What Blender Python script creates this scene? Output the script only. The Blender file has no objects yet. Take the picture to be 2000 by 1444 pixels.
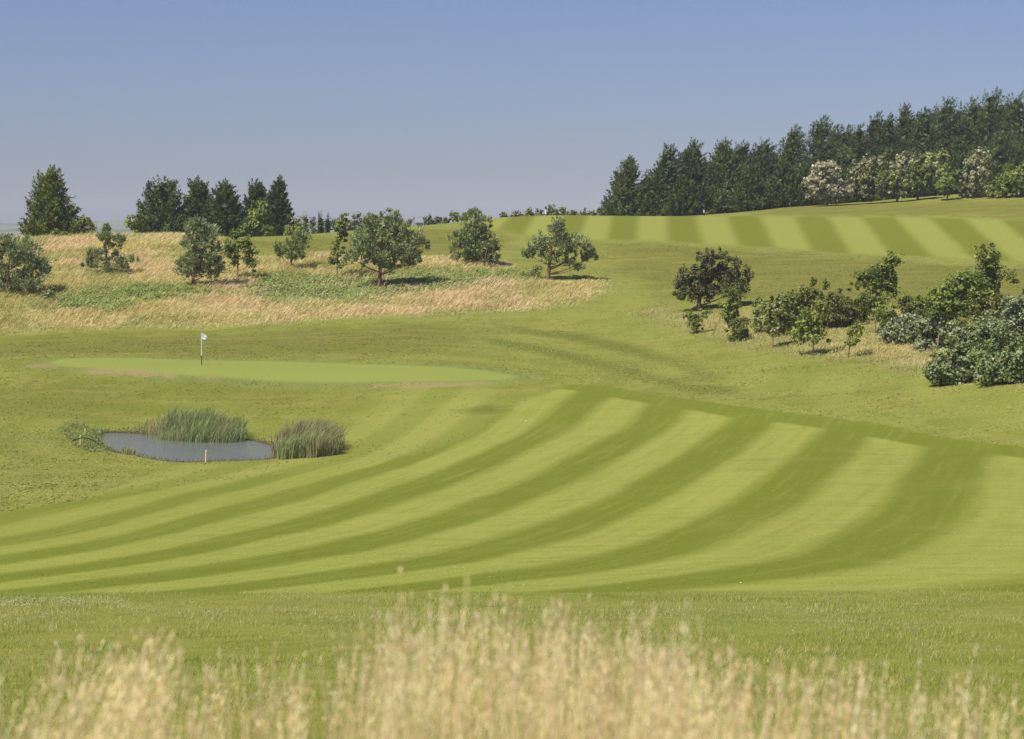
import bpy, math
import numpy as np
from mathutils import Vector

rng = np.random.default_rng(11)
scene = bpy.context.scene
COL = scene.collection

# ------------------------------------------------------------------ camera, sky, sun, exposure
F_PX = 4000.0            # focal length in photo pixels (2000 px wide photo): a 72 mm lens
CXP, CYP, HOR, EYE = 1000.0, 722.0, 470.0, 12.0
PITCH = math.atan((CYP - HOR) / F_PX)
cam_d = bpy.data.cameras.new('camera')
cam_d.lens = 72.0
cam_d.sensor_width = 36.0
cam_d.clip_start = 0.1
cam_d.clip_end = 20000.0
cam_d.dof.use_dof = True
cam_d.dof.focus_distance = 105.0
cam_d.dof.aperture_fstop = 4.4
cam = bpy.data.objects.new('camera', cam_d)
COL.objects.link(cam)
cam.location = (0, 0, EYE)
cam.rotation_euler = (math.pi / 2 - PITCH, 0, 0)
scene.camera = cam

SUN_EL, SUN_AZ = math.radians(56), math.radians(228)      # azimuth clockwise from +Y: behind left
sun_dir = Vector((math.sin(SUN_AZ) * math.cos(SUN_EL), math.cos(SUN_AZ) * math.cos(SUN_EL), math.sin(SUN_EL)))
world = bpy.data.worlds.new('World')
scene.world = world
world.use_nodes = True
wn = world.node_tree
wn.nodes.clear()
sky = wn.nodes.new('ShaderNodeTexSky')
sky.sky_type = 'NISHITA'
sky.sun_disc = False
sky.sun_elevation = SUN_EL
sky.sun_rotation = SUN_AZ
sky.altitude = 0
sky.air_density = 1.0
sky.dust_density = 0.9
sky.ozone_density = 3.0
bg = wn.nodes.new('ShaderNodeBackground')
bg.inputs['Strength'].default_value = 0.05
wo = wn.nodes.new('ShaderNodeOutputWorld')
tint = wn.nodes.new('ShaderNodeMix')                     # camera white balance: the photo's sky is a cool periwinkle blue
tint.data_type = 'RGBA'
tint.blend_type = 'MULTIPLY'
tint.inputs[0].default_value = 1.0
tint.inputs[7].default_value = (0.94, 0.985, 1.33, 1)
wn.links.new(sky.outputs[0], tint.inputs[6])
wn.links.new(tint.outputs[2], bg.inputs[0])
wn.links.new(bg.outputs[0], wo.inputs[0])

sun_l = bpy.data.lights.new('sun', 'SUN')
sun_l.energy = 4.4
sun_l.angle = math.radians(0.53)
sun_l.color = (1.0, 0.95, 0.86)
sun = bpy.data.objects.new('sun', sun_l)
COL.objects.link(sun)
sun.location = (-40, -40, 60)
sun.rotation_euler = (-sun_dir).to_track_quat('-Z', 'Y').to_euler()

vs = scene.view_settings
vs.view_transform = 'Standard'
vs.look = 'None'
vs.gamma = 1.0
vs.use_curve_mapping = False
vs.exposure = 0.46
scene.render.engine = 'CYCLES'
scene.cycles.max_bounces = 6
scene.cycles.diffuse_bounces = 3
scene.cycles.transmission_bounces = 3
scene.cycles.volume_bounces = 0
scene.cycles.use_denoising = True
scene.cycles.denoising_prefilter = 'NONE'
scene.cycles.sample_clamp_indirect = 4.0

# ------------------------------------------------------------------ photo pixel <-> place
CPI, SPI = math.cos(PITCH), math.sin(PITCH)
def ray(px, py):
    xc, yc = (px - CXP) / F_PX, -(py - CYP) / F_PX
    return np.array([xc, CPI + yc * SPI, -SPI + yc * CPI])
def at(px, py, d):
    r = ray(px, py)
    return np.array([0, 0, EYE]) + r * (d / r[1])

# ------------------------------------------------------------------ the lie of the land: survey points, thin plate surface
SURVEY = []
for px in (0, 500, 1000, 1500, 2000):
    SURVEY += [(px, 1461, 22), (px, 1337, 30), (px, 1228, 40), (px, 1160, 48)]
SURVEY += [(0,900,103),(0,985,80),(0,1050,65),(2000,875,93),(2000,935,80),(2000,1022,65),
(1000,1050,64),(1000,950,82),(1000,870,100),(1000,800,114),(1130,750,124),(1400,785,113),(1700,828,102),(500,1050,64.5),(500,960,84),(1500,1030,64.5),(1500,920,83),
(350,904,101.5),(350,838,119),(0,840,116),(100,870,109),(620,903,100),(720,865,107),(620,835,117),(180,845,116),(530,842,117),(200,900,102),
(300,800,124),(300,765,127),(300,742,129.5),(0,760,128),(0,700,140),(0,800,123),(600,780,124),(800,800,117),(800,770,122),
(150,722,131.5),(150,700,139),(400,736,129.5),(400,704,138.5),(700,746,127),(700,711,136),(900,743,126),(900,720,132),(1010,738,126.5),
(400,680,146),(400,655,157),(0,656,157),(200,648,158),(600,632,160),(800,622,161),(1100,606,164),(700,670,147),(1000,690,141),
(400,600,166),(400,560,174),(400,510,188),(300,466,205),(100,476,200),(0,600,165),(0,540,180),(0,490,197),(200,540,178),
(560,500,190),(560,463,215),(740,560,176),(740,500,192),(740,447,224),(925,520,185),(840,439,234),(1085,545,177),(1000,470,208),(1000,424,242),(1180,560,174),
(1200,600,165),(1200,520,190),(1200,470,208),(1200,425,250),(1500,409,268),(1800,389,264),(2000,377,258),
(1400,640,150),(1400,600,160),(1400,560,172),(1400,500,196),(1400,472,212),(1400,424,246),
(1700,700,127),(1700,650,138),(1700,600,152),(1700,540,176),(1700,495,200),(1700,426,240),
(2000,740,108),(1900,752,109),(2000,660,130),(2000,600,148),(2000,545,172),(2000,510,190),(2000,430,235),
(1500,760,118),(1800,765,109),(1300,700,137),(1600,720,124),(1150,660,150)]
LAND = [at(*p) for p in SURVEY]
for x in (-14, -5, 0, 5, 14):
    for y, z in ((-25, -1.6), (-8, -1.6), (0, -1.6), (5, -1.68), (10, -2.75), (15, -4.05)):
        LAND.append(np.array([x * (1 if y < 10 else .8), y, EYE + z]))
for x, y, z in ((-75,235,-2.5),(-45,240,-2.2),(-20,255,-2.0),(0,275,-.8),(20,300,0.5),(45,310,3.6),(75,300,6.2),(110,270,7.6),(-75,280,-7),(-30,300,-7),(10,340,-5),(60,350,1),(110,330,5),
    (-70,160,-6.5),(-70,200,-1.2),(-70,120,-10.5),(-60,80,-10.6),(-45,48,-8.8),(-45,20,-5),(45,20,-4.5),(50,48,-7.6),(60,80,-8.2),(70,110,-6.5),(85,150,-3.5),(95,190,-.5),(100,235,4)):
    LAND.append(np.array([x, y, EYE + z]))
LAND = np.array(LAND)
def tps_fit(P, v, lam=0.0):
    n = len(P)
    d2 = ((P[:, None] - P[None]) ** 2).sum(-1)
    A = np.zeros((n + 3, n + 3))
    A[:n, :n] = 0.5 * d2 * np.log(d2 + 1e-9) + lam * np.eye(n)
    A[:n, n] = 1
    A[:n, n + 1:] = P
    A[n:, :n] = A[:n, n:].T
    b = np.zeros(n + 3)
    b[:n] = v
    return P, np.linalg.solve(A, b)
def tps_eval(m, Q):
    P, c = m
    n = len(P)
    out = np.empty(len(Q))
    for i in range(0, len(Q), 20000):
        q = Q[i:i + 20000]
        d2 = ((q[:, None] - P[None]) ** 2).sum(-1)
        out[i:i + 20000] = (0.5 * d2 * np.log(d2 + 1e-9)) @ c[:n] + c[n] + q @ c[n + 1:]
    return out
TM = tps_fit(LAND[:, :2] / 50, LAND[:, 2], 0.0015)
def sstep(a, b, x):
    t = np.clip((x - a) / (b - a), 0, 1)
    return t * t * (3 - 2 * t)
def hz0(x, y):
    x = np.asarray(x, float); y = np.asarray(y, float)
    z = tps_eval(TM, np.stack([np.clip(x, -110, 130).ravel(), np.clip(y, -30, 350).ravel()], -1) / 50).reshape(x.shape)
    far = np.maximum(np.maximum(np.abs(x) - 100, y - 320), -y - 25)
    return z + (EYE - 30 - z) * sstep(0, 400, far)
def hit0(px, py, dmax=262, f=hz0):
    r = ray(px, py); r = r / r[1]
    ds = np.arange(8, dmax, 0.5)
    P = np.array([0, 0, EYE]) + ds[:, None] * r
    h = P[:, 2] - f(P[:, 0], P[:, 1])
    k = np.nonzero(h < 0)[0]
    if len(k) == 0:
        p = np.array([0, 0, EYE]) + dmax * r
        return p
    k = k[0]
    t = h[k - 1] / (h[k - 1] - h[k] + 1e-12) if k else 0
    return np.array([0, 0, EYE]) + (ds[k - 1] + t * 0.5 if k else ds[0]) * r

def outline(pix, dmax=262, z=None):
    out = []
    for px, py in pix:
        if z is None:
            p = hit0(px, py, dmax)
        else:
            r = ray(px, py)
            p = np.array([0, 0, EYE]) + r * ((z - EYE) / r[2])
        out.append(p[:2])
    return np.array(out)
def smooth_poly(P, it=2):
    for _ in range(it):
        Q = np.roll(P, -1, 0)
        P = np.stack([.75 * P + .25 * Q, .25 * P + .75 * Q], 1).reshape(-1, 2)
    return P
def sdf(poly, x, y):
    """signed distance, positive inside"""
    sh = x.shape
    q = np.stack([x.ravel(), y.ravel()], -1)
    d = np.full(len(q), 1e9)
    ins = np.zeros(len(q), bool)
    n = len(poly)
    for i in range(n):
        a, b = poly[i], poly[(i + 1) % n]
        ab = b - a
        t = np.clip(((q - a) @ ab) / (ab @ ab + 1e-12), 0, 1)
        d = np.minimum(d, ((q - a - t[:, None] * ab) ** 2).sum(-1))
        c = (a[1] > q[:, 1]) != (b[1] > q[:, 1])
        xi = a[0] + (q[:, 1] - a[1]) / (b[1] - a[1] + 1e-12) * ab[0]
        ins ^= c & (q[:, 0] < xi)
    return (np.sqrt(d) * np.where(ins, 1, -1)).reshape(sh)

WATER = EYE - 11.12
POND = smooth_poly(outline([(190,856),(194,848),(205,845),(270,847),(330,852),(480,858),(520,866),(546,876),(545,890),(530,899),(480,901),(420,903),(350,905),(300,898),(250,889),(215,881),(197,869)], z=WATER))
def hz(x, y):
    x = np.asarray(x, float); y = np.asarray(y, float)
    z = hz0(x, y)
    m = (x > -40) & (x < 0) & (y > 90) & (y < 135)
    if m.any():
        s = sdf(POND, x[m], y[m])
        zz = z[m]
        out = WATER + 0.04 + (np.maximum(zz, WATER + .12) - WATER - .04) * sstep(0, 2.2, -s)
        inn = WATER + 0.04 - 0.6 * sstep(-.1, 1.6, s)
        z = z.copy()
        z[m] = np.where(s > 0, inn, out)
    return z
def gz(x, y):
    return float(hz(np.array([x]), np.array([y]))[0])
def hit(px, py, dmax=262):
    return hit0(px, py, dmax, hz)

FAIRWAY = outline([(1110,748),(1180,753),(1350,783),(1500,802),(1700,828),(1850,856),(2000,873),(2300,915),(2420,1158),(1600,1157),(1000,1157),(500,1156),(-420,1156),(-420,1070),(0,1003),(125,983),(250,968),(375,950),(500,935),(625,922),(750,903),(850,880),(930,850),(1010,800),(1080,765)])
HEAD_LINE = [(1060,735),(1110,748),(1180,753),(1350,783),(1500,802),(1700,828),(1850,856),(2000,873),(2300,915)]
UPPER = outline([(940,445),(960,430),(1000,423),(1100,419),(1200,420),(1300,422),(1400,424),(1490,423),(1700,425),(2000,430),(2300,434),(2300,535),(2000,510),(1830,504),(1617,493),(1511,483),(1320,472),(1150,470),(1000,455)], 268)
GREEN = smooth_poly(outline([(90,706),(150,699),(400,704),(700,711),(850,716),(950,724),(1012,735),(1000,742),(900,745),(700,746),(500,741),(400,735),(300,728),(200,722),(120,716)]))
BANK = outline([(-250,668),(0,657),(200,648),(400,645),(600,632),(800,622),(1000,612),(1130,600),(1205,572),(1190,545),(1100,550),(1030,538),(990,512),(900,502),(800,502),(700,502),(640,490),(560,499),(510,500),(480,490),(442,470),(438,452),(300,448),(100,455),(-250,470)], 222)
COPSE = outline([(1225,612),(1290,600),(1400,608),(1470,602),(1700,600),(1800,600),(2250,560),(2250,775),(2000,768),(1850,752),(1700,712),(1600,700),(1500,688),(1400,670),(1330,650),(1260,630)])
WEED_A = outline([(470,556),(560,535),(700,545),(850,528),(960,526),(1012,540),(960,556),(800,575),(700,590),(600,600),(520,590)])
WEED_B = outline([(60,592),(150,572),(300,558),(400,566),(440,578),(300,588),(220,610),(120,608)])
BROWN = [outline([(152,724),(200,720),(270,722),(350,731),(340,738),(250,735),(170,732)]), outline([(715,750),(800,747),(960,746),(950,752),(820,757),(730,757)]),
         outline([(390,737),(440,738),(430,743),(395,742)]), outline([(55,716),(90,708),(110,714),(95,722)])]
BAND_A = outline([(940,655),(1040,672),(1130,692),(1250,722),(1340,748),(1440,756),(1440,774),(1340,768),(1250,742),(1130,712),(1040,690),(950,674)])
BAND_B = outline([(990,636),(1130,650),(1250,675),(1330,700),(1405,738),(1380,748),(1300,712),(1220,692),(1130,668),(1000,648)])
BAND_C = outline([(890,800),(960,788),(990,792),(980,802),(940,808),(900,806)])

STRIPE = [[(1940,887),(1915,910),(1903,940),(1895,980),(1868,1019),(1820,1055),(1752,1097),(1650,1125),(1540,1135),(1400,1146),(1290,1152)],
[(1810,875),(1790,907),(1750,952),(1725,985),(1680,1022),(1625,1052),(1550,1085),(1500,1100),(1415,1117),(1287,1134),(1150,1145)],
[(1695,863),(1672,887),(1635,925),(1607,947),(1570,980),(1525,1010),(1475,1035),(1425,1055),(1360,1077),(1275,1100),(1212,1113),(1125,1124),(1000,1135),(900,1144)],
[(1600,843),(1582,865),(1550,892),(1500,930),(1470,950),(1425,980),(1375,1007),(1312,1032),(1250,1060),(1175,1080),(1100,1100),(1000,1115),(925,1125),(850,1133),(740,1142)],
[(1512,830),(1475,862),(1425,900),(1387,922),(1350,947),(1275,985),(1200,1015),(1137,1045),(1062,1065),(1000,1077),(950,1090),(850,1110),(750,1124),(675,1132),(560,1142)],
[(1432,810),(1400,840),(1362,868),(1312,900),(1255,932),(1200,965),(1125,992),(1050,1022),(1000,1035),(925,1060),(850,1080),(750,1100),(650,1112),(587,1121),(470,1133)],
[(1337,805),(1315,832),(1262,867),(1212,897),(1150,930),(1087,960),(1000,992),(925,1014),(850,1040),(750,1067),(675,1085),(575,1102),(500,1111),(375,1127),(275,1138)],
[(1265,790),(1232,822),(1200,845),(1147,881),(1082,910),(1037,935),(1000,950),(925,980),(850,1007),(750,1037),(675,1052),(587,1072),(500,1087),(425,1100),(325,1115),(200,1128)],
[(1175,790),(1150,810),(1132,827),(1075,855),(1025,882),(975,912),(900,946),(825,970),(750,995),(675,1017),(600,1038),(500,1060),(425,1075),(375,1085),(250,1105),(125,1120),(0,1131)],
[(1110,772),(1075,800),(1030,840),(985,868),(912,900),(825,935),(750,960),(675,985),(600,1010),(500,1036),(425,1055),(325,1075),(250,1092),(125,1110),(0,1121)],
[(860,885),(800,905),(737,927),(687,942),(650,960),(600,977),(500,1005),(425,1022),(325,1042),(250,1062),(125,1083),(0,1102)],
[(760,908),(687,928),(600,950),(500,976),(425,995),(325,1020),(250,1045),(125,1066),(0,1085)],
[(560,930),(400,975),(325,992),(250,1015),(175,1032),(0,1065)],
[(500,930),(325,975),(250,1000),(175,1012),(75,1035),(0,1050)],
[(375,950),(200,980),(75,1007),(0,1024)]]
SP, SV = [], []
for k, line in enumerate(STRIPE):
    for p in outline(line):
        SP.append(p / np.array([20, 45])); SV.append(k)
for px, py, k in ((2000,1000,-.5),(2000,1100,-.85),(2100,930,-.6),(2200,1000,-.9),(2200,1120,-.95)):
    p = hit0(px, py)
    SP.append(p[:2] / np.array([20, 45])); SV.append(k)
PH1 = tps_fit(np.array(SP), np.array(SV, float), 0.02)
SP, SV = [], []
for k, (xt, yt, xb, yb) in enumerate(((995,425,975,450),(1043,424,1022,450),(1100,424,1083,460),(1147,425,1133,462),(1192,426,1184,465),(1246,426,1244,466),(1303,426,1305,468),(1358,426,1371,472),(1422,427,1443,478),(1486,427,1515,480),
        (1554,428,1581,488),(1622,428,1658,490),(1685,429,1741,496),(1753,430,1817,500),(1817,431,1906,505),(1890,432,1975,507),(1957,433,2050,508),(2030,434,2130,510))):
    for t in (0, .33, .66, 1):
        q = hit0(xt + (xb - xt) * t, yt + (yb - yt) * t, 250)
        SP.append(q[:2] / 60); SV.append(k)
PH2 = tps_fit(np.array(SP), np.array(SV, float), 0.01)

# ------------------------------------------------------------------ node helpers
def mat_new(name):
    m = bpy.data.materials.new(name)
    m.use_nodes = True
    m.node_tree.nodes.clear()
    return m
class G:
    def __init__(s, m):
        s.t = m.node_tree
        s.out = s.t.nodes.new('ShaderNodeOutputMaterial')
    def new(s, typ, **kw):
        n = s.t.nodes.new(typ)
        for k, v in kw.items():
            setattr(n, k, v)
        return n
    def put(s, sock, v):
        if isinstance(v, bpy.types.NodeSocket):
            s.t.links.new(v, sock)
        elif v is not None:
            if hasattr(sock.default_value, '__len__') and not isinstance(v, (int, float)) and len(sock.default_value) == 4 and len(v) == 3:
                v = (*v, 1)
            sock.default_value = v
    def attr(s, name, out='Fac'):
        n = s.new('ShaderNodeAttribute', attribute_name=name)
        return n.outputs[out]
    def math(s, op, a, b=None, c=None, clamp=False):
        n = s.new('ShaderNodeMath', operation=op, use_clamp=clamp)
        for i, v in enumerate((a, b, c)):
            if v is not None:
                s.put(n.inputs[i], v)
        return n.outputs[0]
    def step(s, v, a, b, lo=0.0, hi=1.0):
        n = s.new('ShaderNodeMapRange', interpolation_type='SMOOTHSTEP')
        for i, x in enumerate((v, a, b, lo, hi)):
            s.put(n.inputs[i], x)
        return n.outputs[0]
    def mix(s, f, a, b, blend='MIX'):
        n = s.new('ShaderNodeMix', data_type='RGBA', blend_type=blend)
        s.put(n.inputs[0], f); s.put(n.inputs[6], a); s.put(n.inputs[7], b)
        return n.outputs[2]
    def noise(s, scale, detail=3, rough=.55, vec=None, dist=0.0):
        n = s.new('ShaderNodeTexNoise')
        n.inputs['Scale'].default_value = scale
        n.inputs['Detail'].default_value = detail
        n.inputs['Roughness'].default_value = rough
        n.inputs['Distortion'].default_value = dist
        if vec is not None:
            s.put(n.inputs['Vector'], vec)
        return n.outputs['Fac']
    def bump(s, h, strength=.4, dist=.05):
        n = s.new('ShaderNodeBump')
        n.inputs['Strength'].default_value = strength
        n.inputs['Distance'].default_value = dist
        s.put(n.inputs['Height'], h)
        return n.outputs[0]
    def bsdf(s, col, rough=.9, normal=None, spec=.2):
        n = s.new('ShaderNodeBsdfPrincipled')
        s.put(n.inputs['Base Color'], col)
        s.put(n.inputs['Roughness'], rough)
        s.put(n.inputs['Specular IOR Level'], spec)
        if normal is not None:
            s.put(n.inputs['Normal'], normal)
        return n.outputs[0]
    def done(s, sh):
        s.t.links.new(sh, s.out.inputs['Surface'])

# ------------------------------------------------------------------ materials
def ground_material():
    m = mat_new('grass_ground'); g = G(m)
    pos = g.new('ShaderNodeNewGeometry').outputs['Position']
    n_fine = g.noise(7.0, 4, .7, pos)
    n_mid = g.noise(.9, 4, .6, pos)
    n_big = g.noise(.12, 3, .5, pos)
    st = g.new('ShaderNodeMapping'); st.inputs['Scale'].default_value = (.35, 1.6, 1)
    g.put(st.inputs['Vector'], pos)
    n_str = g.noise(1.0, 5, .65, st.outputs[0], .6)
    # cut rough: olive, straw and fresh green mottled together
    n_pat = g.noise(.30, 5, .62, pos, .4)
    n_pb = g.noise(.55, 5, .68, st.outputs[0], .5)
    rough = g.mix(g.step(n_big, .35, .65), (.212, .212, .042), (.190, .212, .040))
    rough = g.mix(g.step(n_pat, .46, .66, 0, .75), rough, (.150, .170, .026))
    rough = g.mix(g.step(n_pb, .52, .70, 0, .65), rough, (.255, .232, .065))
    rough = g.mix(g.step(n_str, .50, .74, 0, .7), rough, (.270, .250, .078))
    rough = g.mix(g.step(n_mid, .52, .75, 0, .8), rough, (.128, .160, .022))
    rough = g.mix(g.step(g.math('ADD', g.attr('olive'), g.math('MULTIPLY', g.math('SUBTRACT', n_pat, .5), 14)), -2.5, 3.0, 0, .8), rough, g.mix(g.step(n_pb, .4, .65), (.132, .138, .020), (.195, .176, .042)))
    # fairway, two mowing directions
    wob = g.math('ADD', g.math('MULTIPLY', g.math('SUBTRACT', n_mid, .5), .20), g.math('MULTIPLY', g.math('SUBTRACT', n_fine, .5), .12))
    ph = g.math('ADD', g.attr('phase'), wob)
    fr = g.math('PINGPONG', g.math('ADD', ph, -.5), 1.0)          # 0 in the middle of dark, 1 in the middle of light
    s1 = g.step(fr, .30, .70)
    head = g.step(g.math('ADD', g.attr('head'), g.math('MULTIPLY', wob, 2)), 2.1, 2.7)
    headm = g.math('MAXIMUM', head, g.step(g.attr('headx'), 0, 1))
    s1 = g.math('MULTIPLY', s1, headm)
    light = g.mix(g.step(n_big, .3, .7), (.268, .280, .056), (.246, .266, .050))
    light = g.mix(g.step(n_str, .44, .7, 0, .55), light, (.180, .205, .036))
    dark = g.mix(g.step(n_big, .3, .7), (.140, .162, .014), (.132, .158, .015))
    dark = g.mix(g.step(n_str, .46, .7, 0, .5), dark, (.165, .180, .030))
    fw = g.mix(s1, dark, light)
    fw = g.mix(g.step(g.attr('phase'), 8.0, 13.0, 0, .35), fw, (.195, .212, .034))
    sep = g.new('ShaderNodeSeparateXYZ'); g.put(sep.inputs[0], pos)
    cmb = g.new('ShaderNodeCombineXYZ'); g.put(cmb.inputs[0], g.math('MULTIPLY', ph, 7.0)); g.put(cmb.inputs[1], g.math('MULTIPLY', sep.outputs[1], .10))
    lines = g.noise(1.0, 3, .6, cmb.outputs[0])
    fw = g.mix(g.step(lines, .45, .75, 0, .38), fw, (.155, .178, .024))
    fw = g.mix(g.step(lines, .55, .25, 0, .30), fw, (.275, .280, .070))
    fw = g.mix(g.step(g.noise(.16, 5, .6, pos, .5), .52, .72, 0, .32), fw, (.225, .212, .048))
    ring = g.math('PINGPONG', g.math('ADD', g.attr('pond'), g.math('MULTIPLY', wob, 2)), 1.7)
    ringm = g.math('MULTIPLY', g.step(g.attr('pond'), -8.5, -6.5), g.step(g.attr('pond'), -.8, -2.0))
    rough = g.mix(g.math('MULTIPLY', ringm, g.step(ring, .5, 1.3, 0, .55)), rough, (.150, .172, .024))
    ring2 = g.math('PINGPONG', g.math('ADD', g.attr('green'), g.math('MULTIPLY', wob, 2)), 2.1)
    ringm2 = g.math('MULTIPLY', g.step(g.attr('green'), -13, -9), g.step(g.attr('green'), -1.0, -2.4))
    rough = g.mix(g.math('MULTIPLY', ringm2, g.step(ring2, .7, 1.6, 0, .5)), rough, (.140, .160, .022))
    apron = g.mix(s1, (.185, .205, .034), (.246, .256, .056))
    c = g.mix(g.math('MULTIPLY', g.attr('apron'), .85), rough, apron)
    c = g.mix(g.step(g.math('ADD', g.attr('fwm'), g.math('MULTIPLY', wob, 1.5)), .25, .75), c, fw)
    # upper fairway
    ph2 = g.math('ADD', g.attr('phase2'), wob)
    fr2 = g.math('PINGPONG', g.math('ADD', ph2, -.5), 1.0)
    fw2 = g.mix(g.step(fr2, .3, .7), (.150, .164, .019), (.236, .250, .050))
    c = g.mix(g.step(g.math('ADD', g.attr('fw2'), g.math('MULTIPLY', wob, 8)), -1.4, 1.8), c, fw2)
    # darker bands left by the rough mower, apron below the green
    c = g.mix(g.step(g.math('ADD', g.attr('band'), g.math('MULTIPLY', wob, 6)), -.7, 1.1, 0, .85), c, (.112, .128, .018))
    # putting green, its collar, worn banks
    col_n = g.math('ADD', g.attr('green'), g.math('MULTIPLY', wob, 2))
    c = g.mix(g.step(col_n, -2.2, -1.2, 0, .5), c, (.145, .185, .050))
    c = g.mix(g.step(g.math('ADD', g.attr('green'), wob), -.45, .45), c, g.mix(n_big, (.225, .258, .056), (.210, .246, .050)))
    wn_ = g.math('ADD', g.attr('brown'), g.math('MULTIPLY', g.math('SUBTRACT', n_mid, .5), 2.4))
    c = g.mix(g.step(wn_, -.35, .6, 0, .8), c, g.mix(n_fine, (.30, .225, .10), (.25, .205, .085)))
    # long grass under the fescue
    fes = g.mix(g.step(n_mid, .35, .65), (.42, .33, .15), (.24, .24, .065))
    c = g.mix(g.step(g.math('ADD', g.attr('fescue'), g.math('MULTIPLY', g.math('SUBTRACT', n_mid, .62), 7)), -1.0, 2.0), c, fes)
    c = g.mix(g.step(g.math('ADD', g.attr('weed'), g.math('MULTIPLY', g.math('SUBTRACT', n_pat, .5), 7)), -.8, 1.6, 0, .9), c, (.13, .18, .045))
    # pond margin: mud
    c = g.mix(g.step(g.math('ADD', g.attr('pond'), g.math('MULTIPLY', wob, 3)), -.35, .05), c, (.075, .06, .035))
    # pale and dark flecks of single plants and clippings
    fl = g.noise(26, 2, .6, pos)
    c = g.mix(g.step(fl, .30, .42, .32, 0), c, (.055, .075, .015))
    c = g.mix(g.step(n_fine, .55, .78, 0, .4), c, (.30, .29, .11))
    hgt = g.math('ADD', n_fine, g.math('MULTIPLY', fl, .6))
    nb = g.bump(hgt, .55, .06)
    g.done(g.bsdf(c, .95, nb, .05))
    return m
GROUND_M = ground_material()

def leaf_material(name, trans=.28, rough=.55, spec=.25):
    m = mat_new(name); g = G(m)
    c = g.attr('col', 'Color')
    sh = g.bsdf(c, rough, None, spec)
    tr = g.new('ShaderNodeBsdfTranslucent')
    g.put(tr.inputs[0], g.mix(1.0, c, (1.0, 1.05, .6), 'MULTIPLY'))
    mx = g.new('ShaderNodeMixShader')
    mx.inputs[0].default_value = trans
    g.t.links.new(sh, mx.inputs[1]); g.t.links.new(tr.outputs[0], mx.inputs[2])
    g.done(mx.outputs[0])
    return m
LEAF_M = leaf_material('leaf')
NEEDLE_M = leaf_material('needle', .2, .6, .2)
DRY_M = leaf_material('dry_grass', .4, .7, .15)
BLADE_M = leaf_material('grass_blade', .35, .55, .25)
def bark_material(name, a, b):
    m = mat_new(name); g = G(m)
    tc = g.new('ShaderNodeTexCoord').outputs['Object']
    n = g.noise(9, 4, .6, tc)
    g.done(g.bsdf(g.mix(n, a, b), .9, g.bump(n, .6, .03), .1))
    return m
BARK_M = bark_material('bark', (.07, .052, .038), (.16, .12, .09))
PALE_BARK_M = bark_material('pale_bark', (.20, .16, .11), (.34, .27, .18))
RED_BARK_M = bark_material('pine_bark', (.17, .09, .05), (.28, .16, .09))
def paint_material(name, a, b, rough=.5, scale=14):
    m = mat_new(name); g = G(m)
    tc = g.new('ShaderNodeTexCoord').outputs['Object']
    n = g.noise(scale, 4, .6, tc)
    g.done(g.bsdf(g.mix(g.step(n, .4, .7), a, b), rough, g.bump(n, .15, .01), .3))
    return m
WHITE_M = paint_material('white_paint', (.78, .78, .74), (.66, .66, .60))
BLACK_M = paint_material('black_paint', (.025, .025, .022), (.06, .06, .05))
YELLOW_M = paint_material('yellow_stake_paint', (.72, .58, .22), (.58, .45, .17))
CLOTH_M = paint_material('flag_cloth', (.80, .80, .82), (.74, .75, .78), .8)
BLUE_M = paint_material('flag_print', (.10, .14, .30), (.14, .18, .34), .8)
WOOD_M = paint_material('weathered_wood', (.42, .34, .22), (.30, .24, .15), .8)
BALL_M = paint_material('golf_ball', (.82, .82, .80), (.78, .78, .74), .3)
HOSE_M = paint_material('black_hose', (.02, .02, .02), (.035, .035, .035), .4)
ROOF_M = paint_material('pale_roof', (.40, .41, .43), (.34, .35, .37), .6)
GREY_M = paint_material('grey_panel', (.30, .31, .32), (.24, .25, .26), .7)
PETAL_M = paint_material('clover_petal', (.62, .60, .50), (.52, .48, .40), .8)
def water_material():
    m = mat_new('pond_water'); g = G(m)
    pos = g.new('ShaderNodeNewGeometry').outputs['Position']
    mp = g.new('ShaderNodeMapping'); mp.inputs['Scale'].default_value = (1.0, .45, 1)
    g.put(mp.inputs['Vector'], pos)
    r = g.math('ADD', g.noise(6, 4, .6, mp.outputs[0]), g.math('MULTIPLY', g.noise(1.2, 2, .5, mp.outputs[0]), .8))
    n = g.new('ShaderNodeBsdfPrincipled')
    g.put(n.inputs['Base Color'], g.mix(g.noise(.5, 3, .6, pos), (.165, .168, .165), (.130, .130, .120)))
    n.inputs['Roughness'].default_value = .16
    n.inputs['IOR'].default_value = 1.33
    n.inputs['Specular IOR Level'].default_value = .5
    g.put(n.inputs['Normal'], g.bump(r, .42, .10))
    g.done(n.outputs[0])
    return m
WATER_M = water_material()
def hill_material():
    m = mat_new('far_hill'); g = G(m)
    pos = g.new('ShaderNodeNewGeometry').outputs['Position']
    n = g.noise(.006, 4, .6, pos)
    c = g.mix(g.step(n, .42, .5), (.03, .05, .02), (.13, .15, .05))
    g.done(g.bsdf(c, .95, None, .1))
    return m
HILL_M = hill_material()

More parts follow.
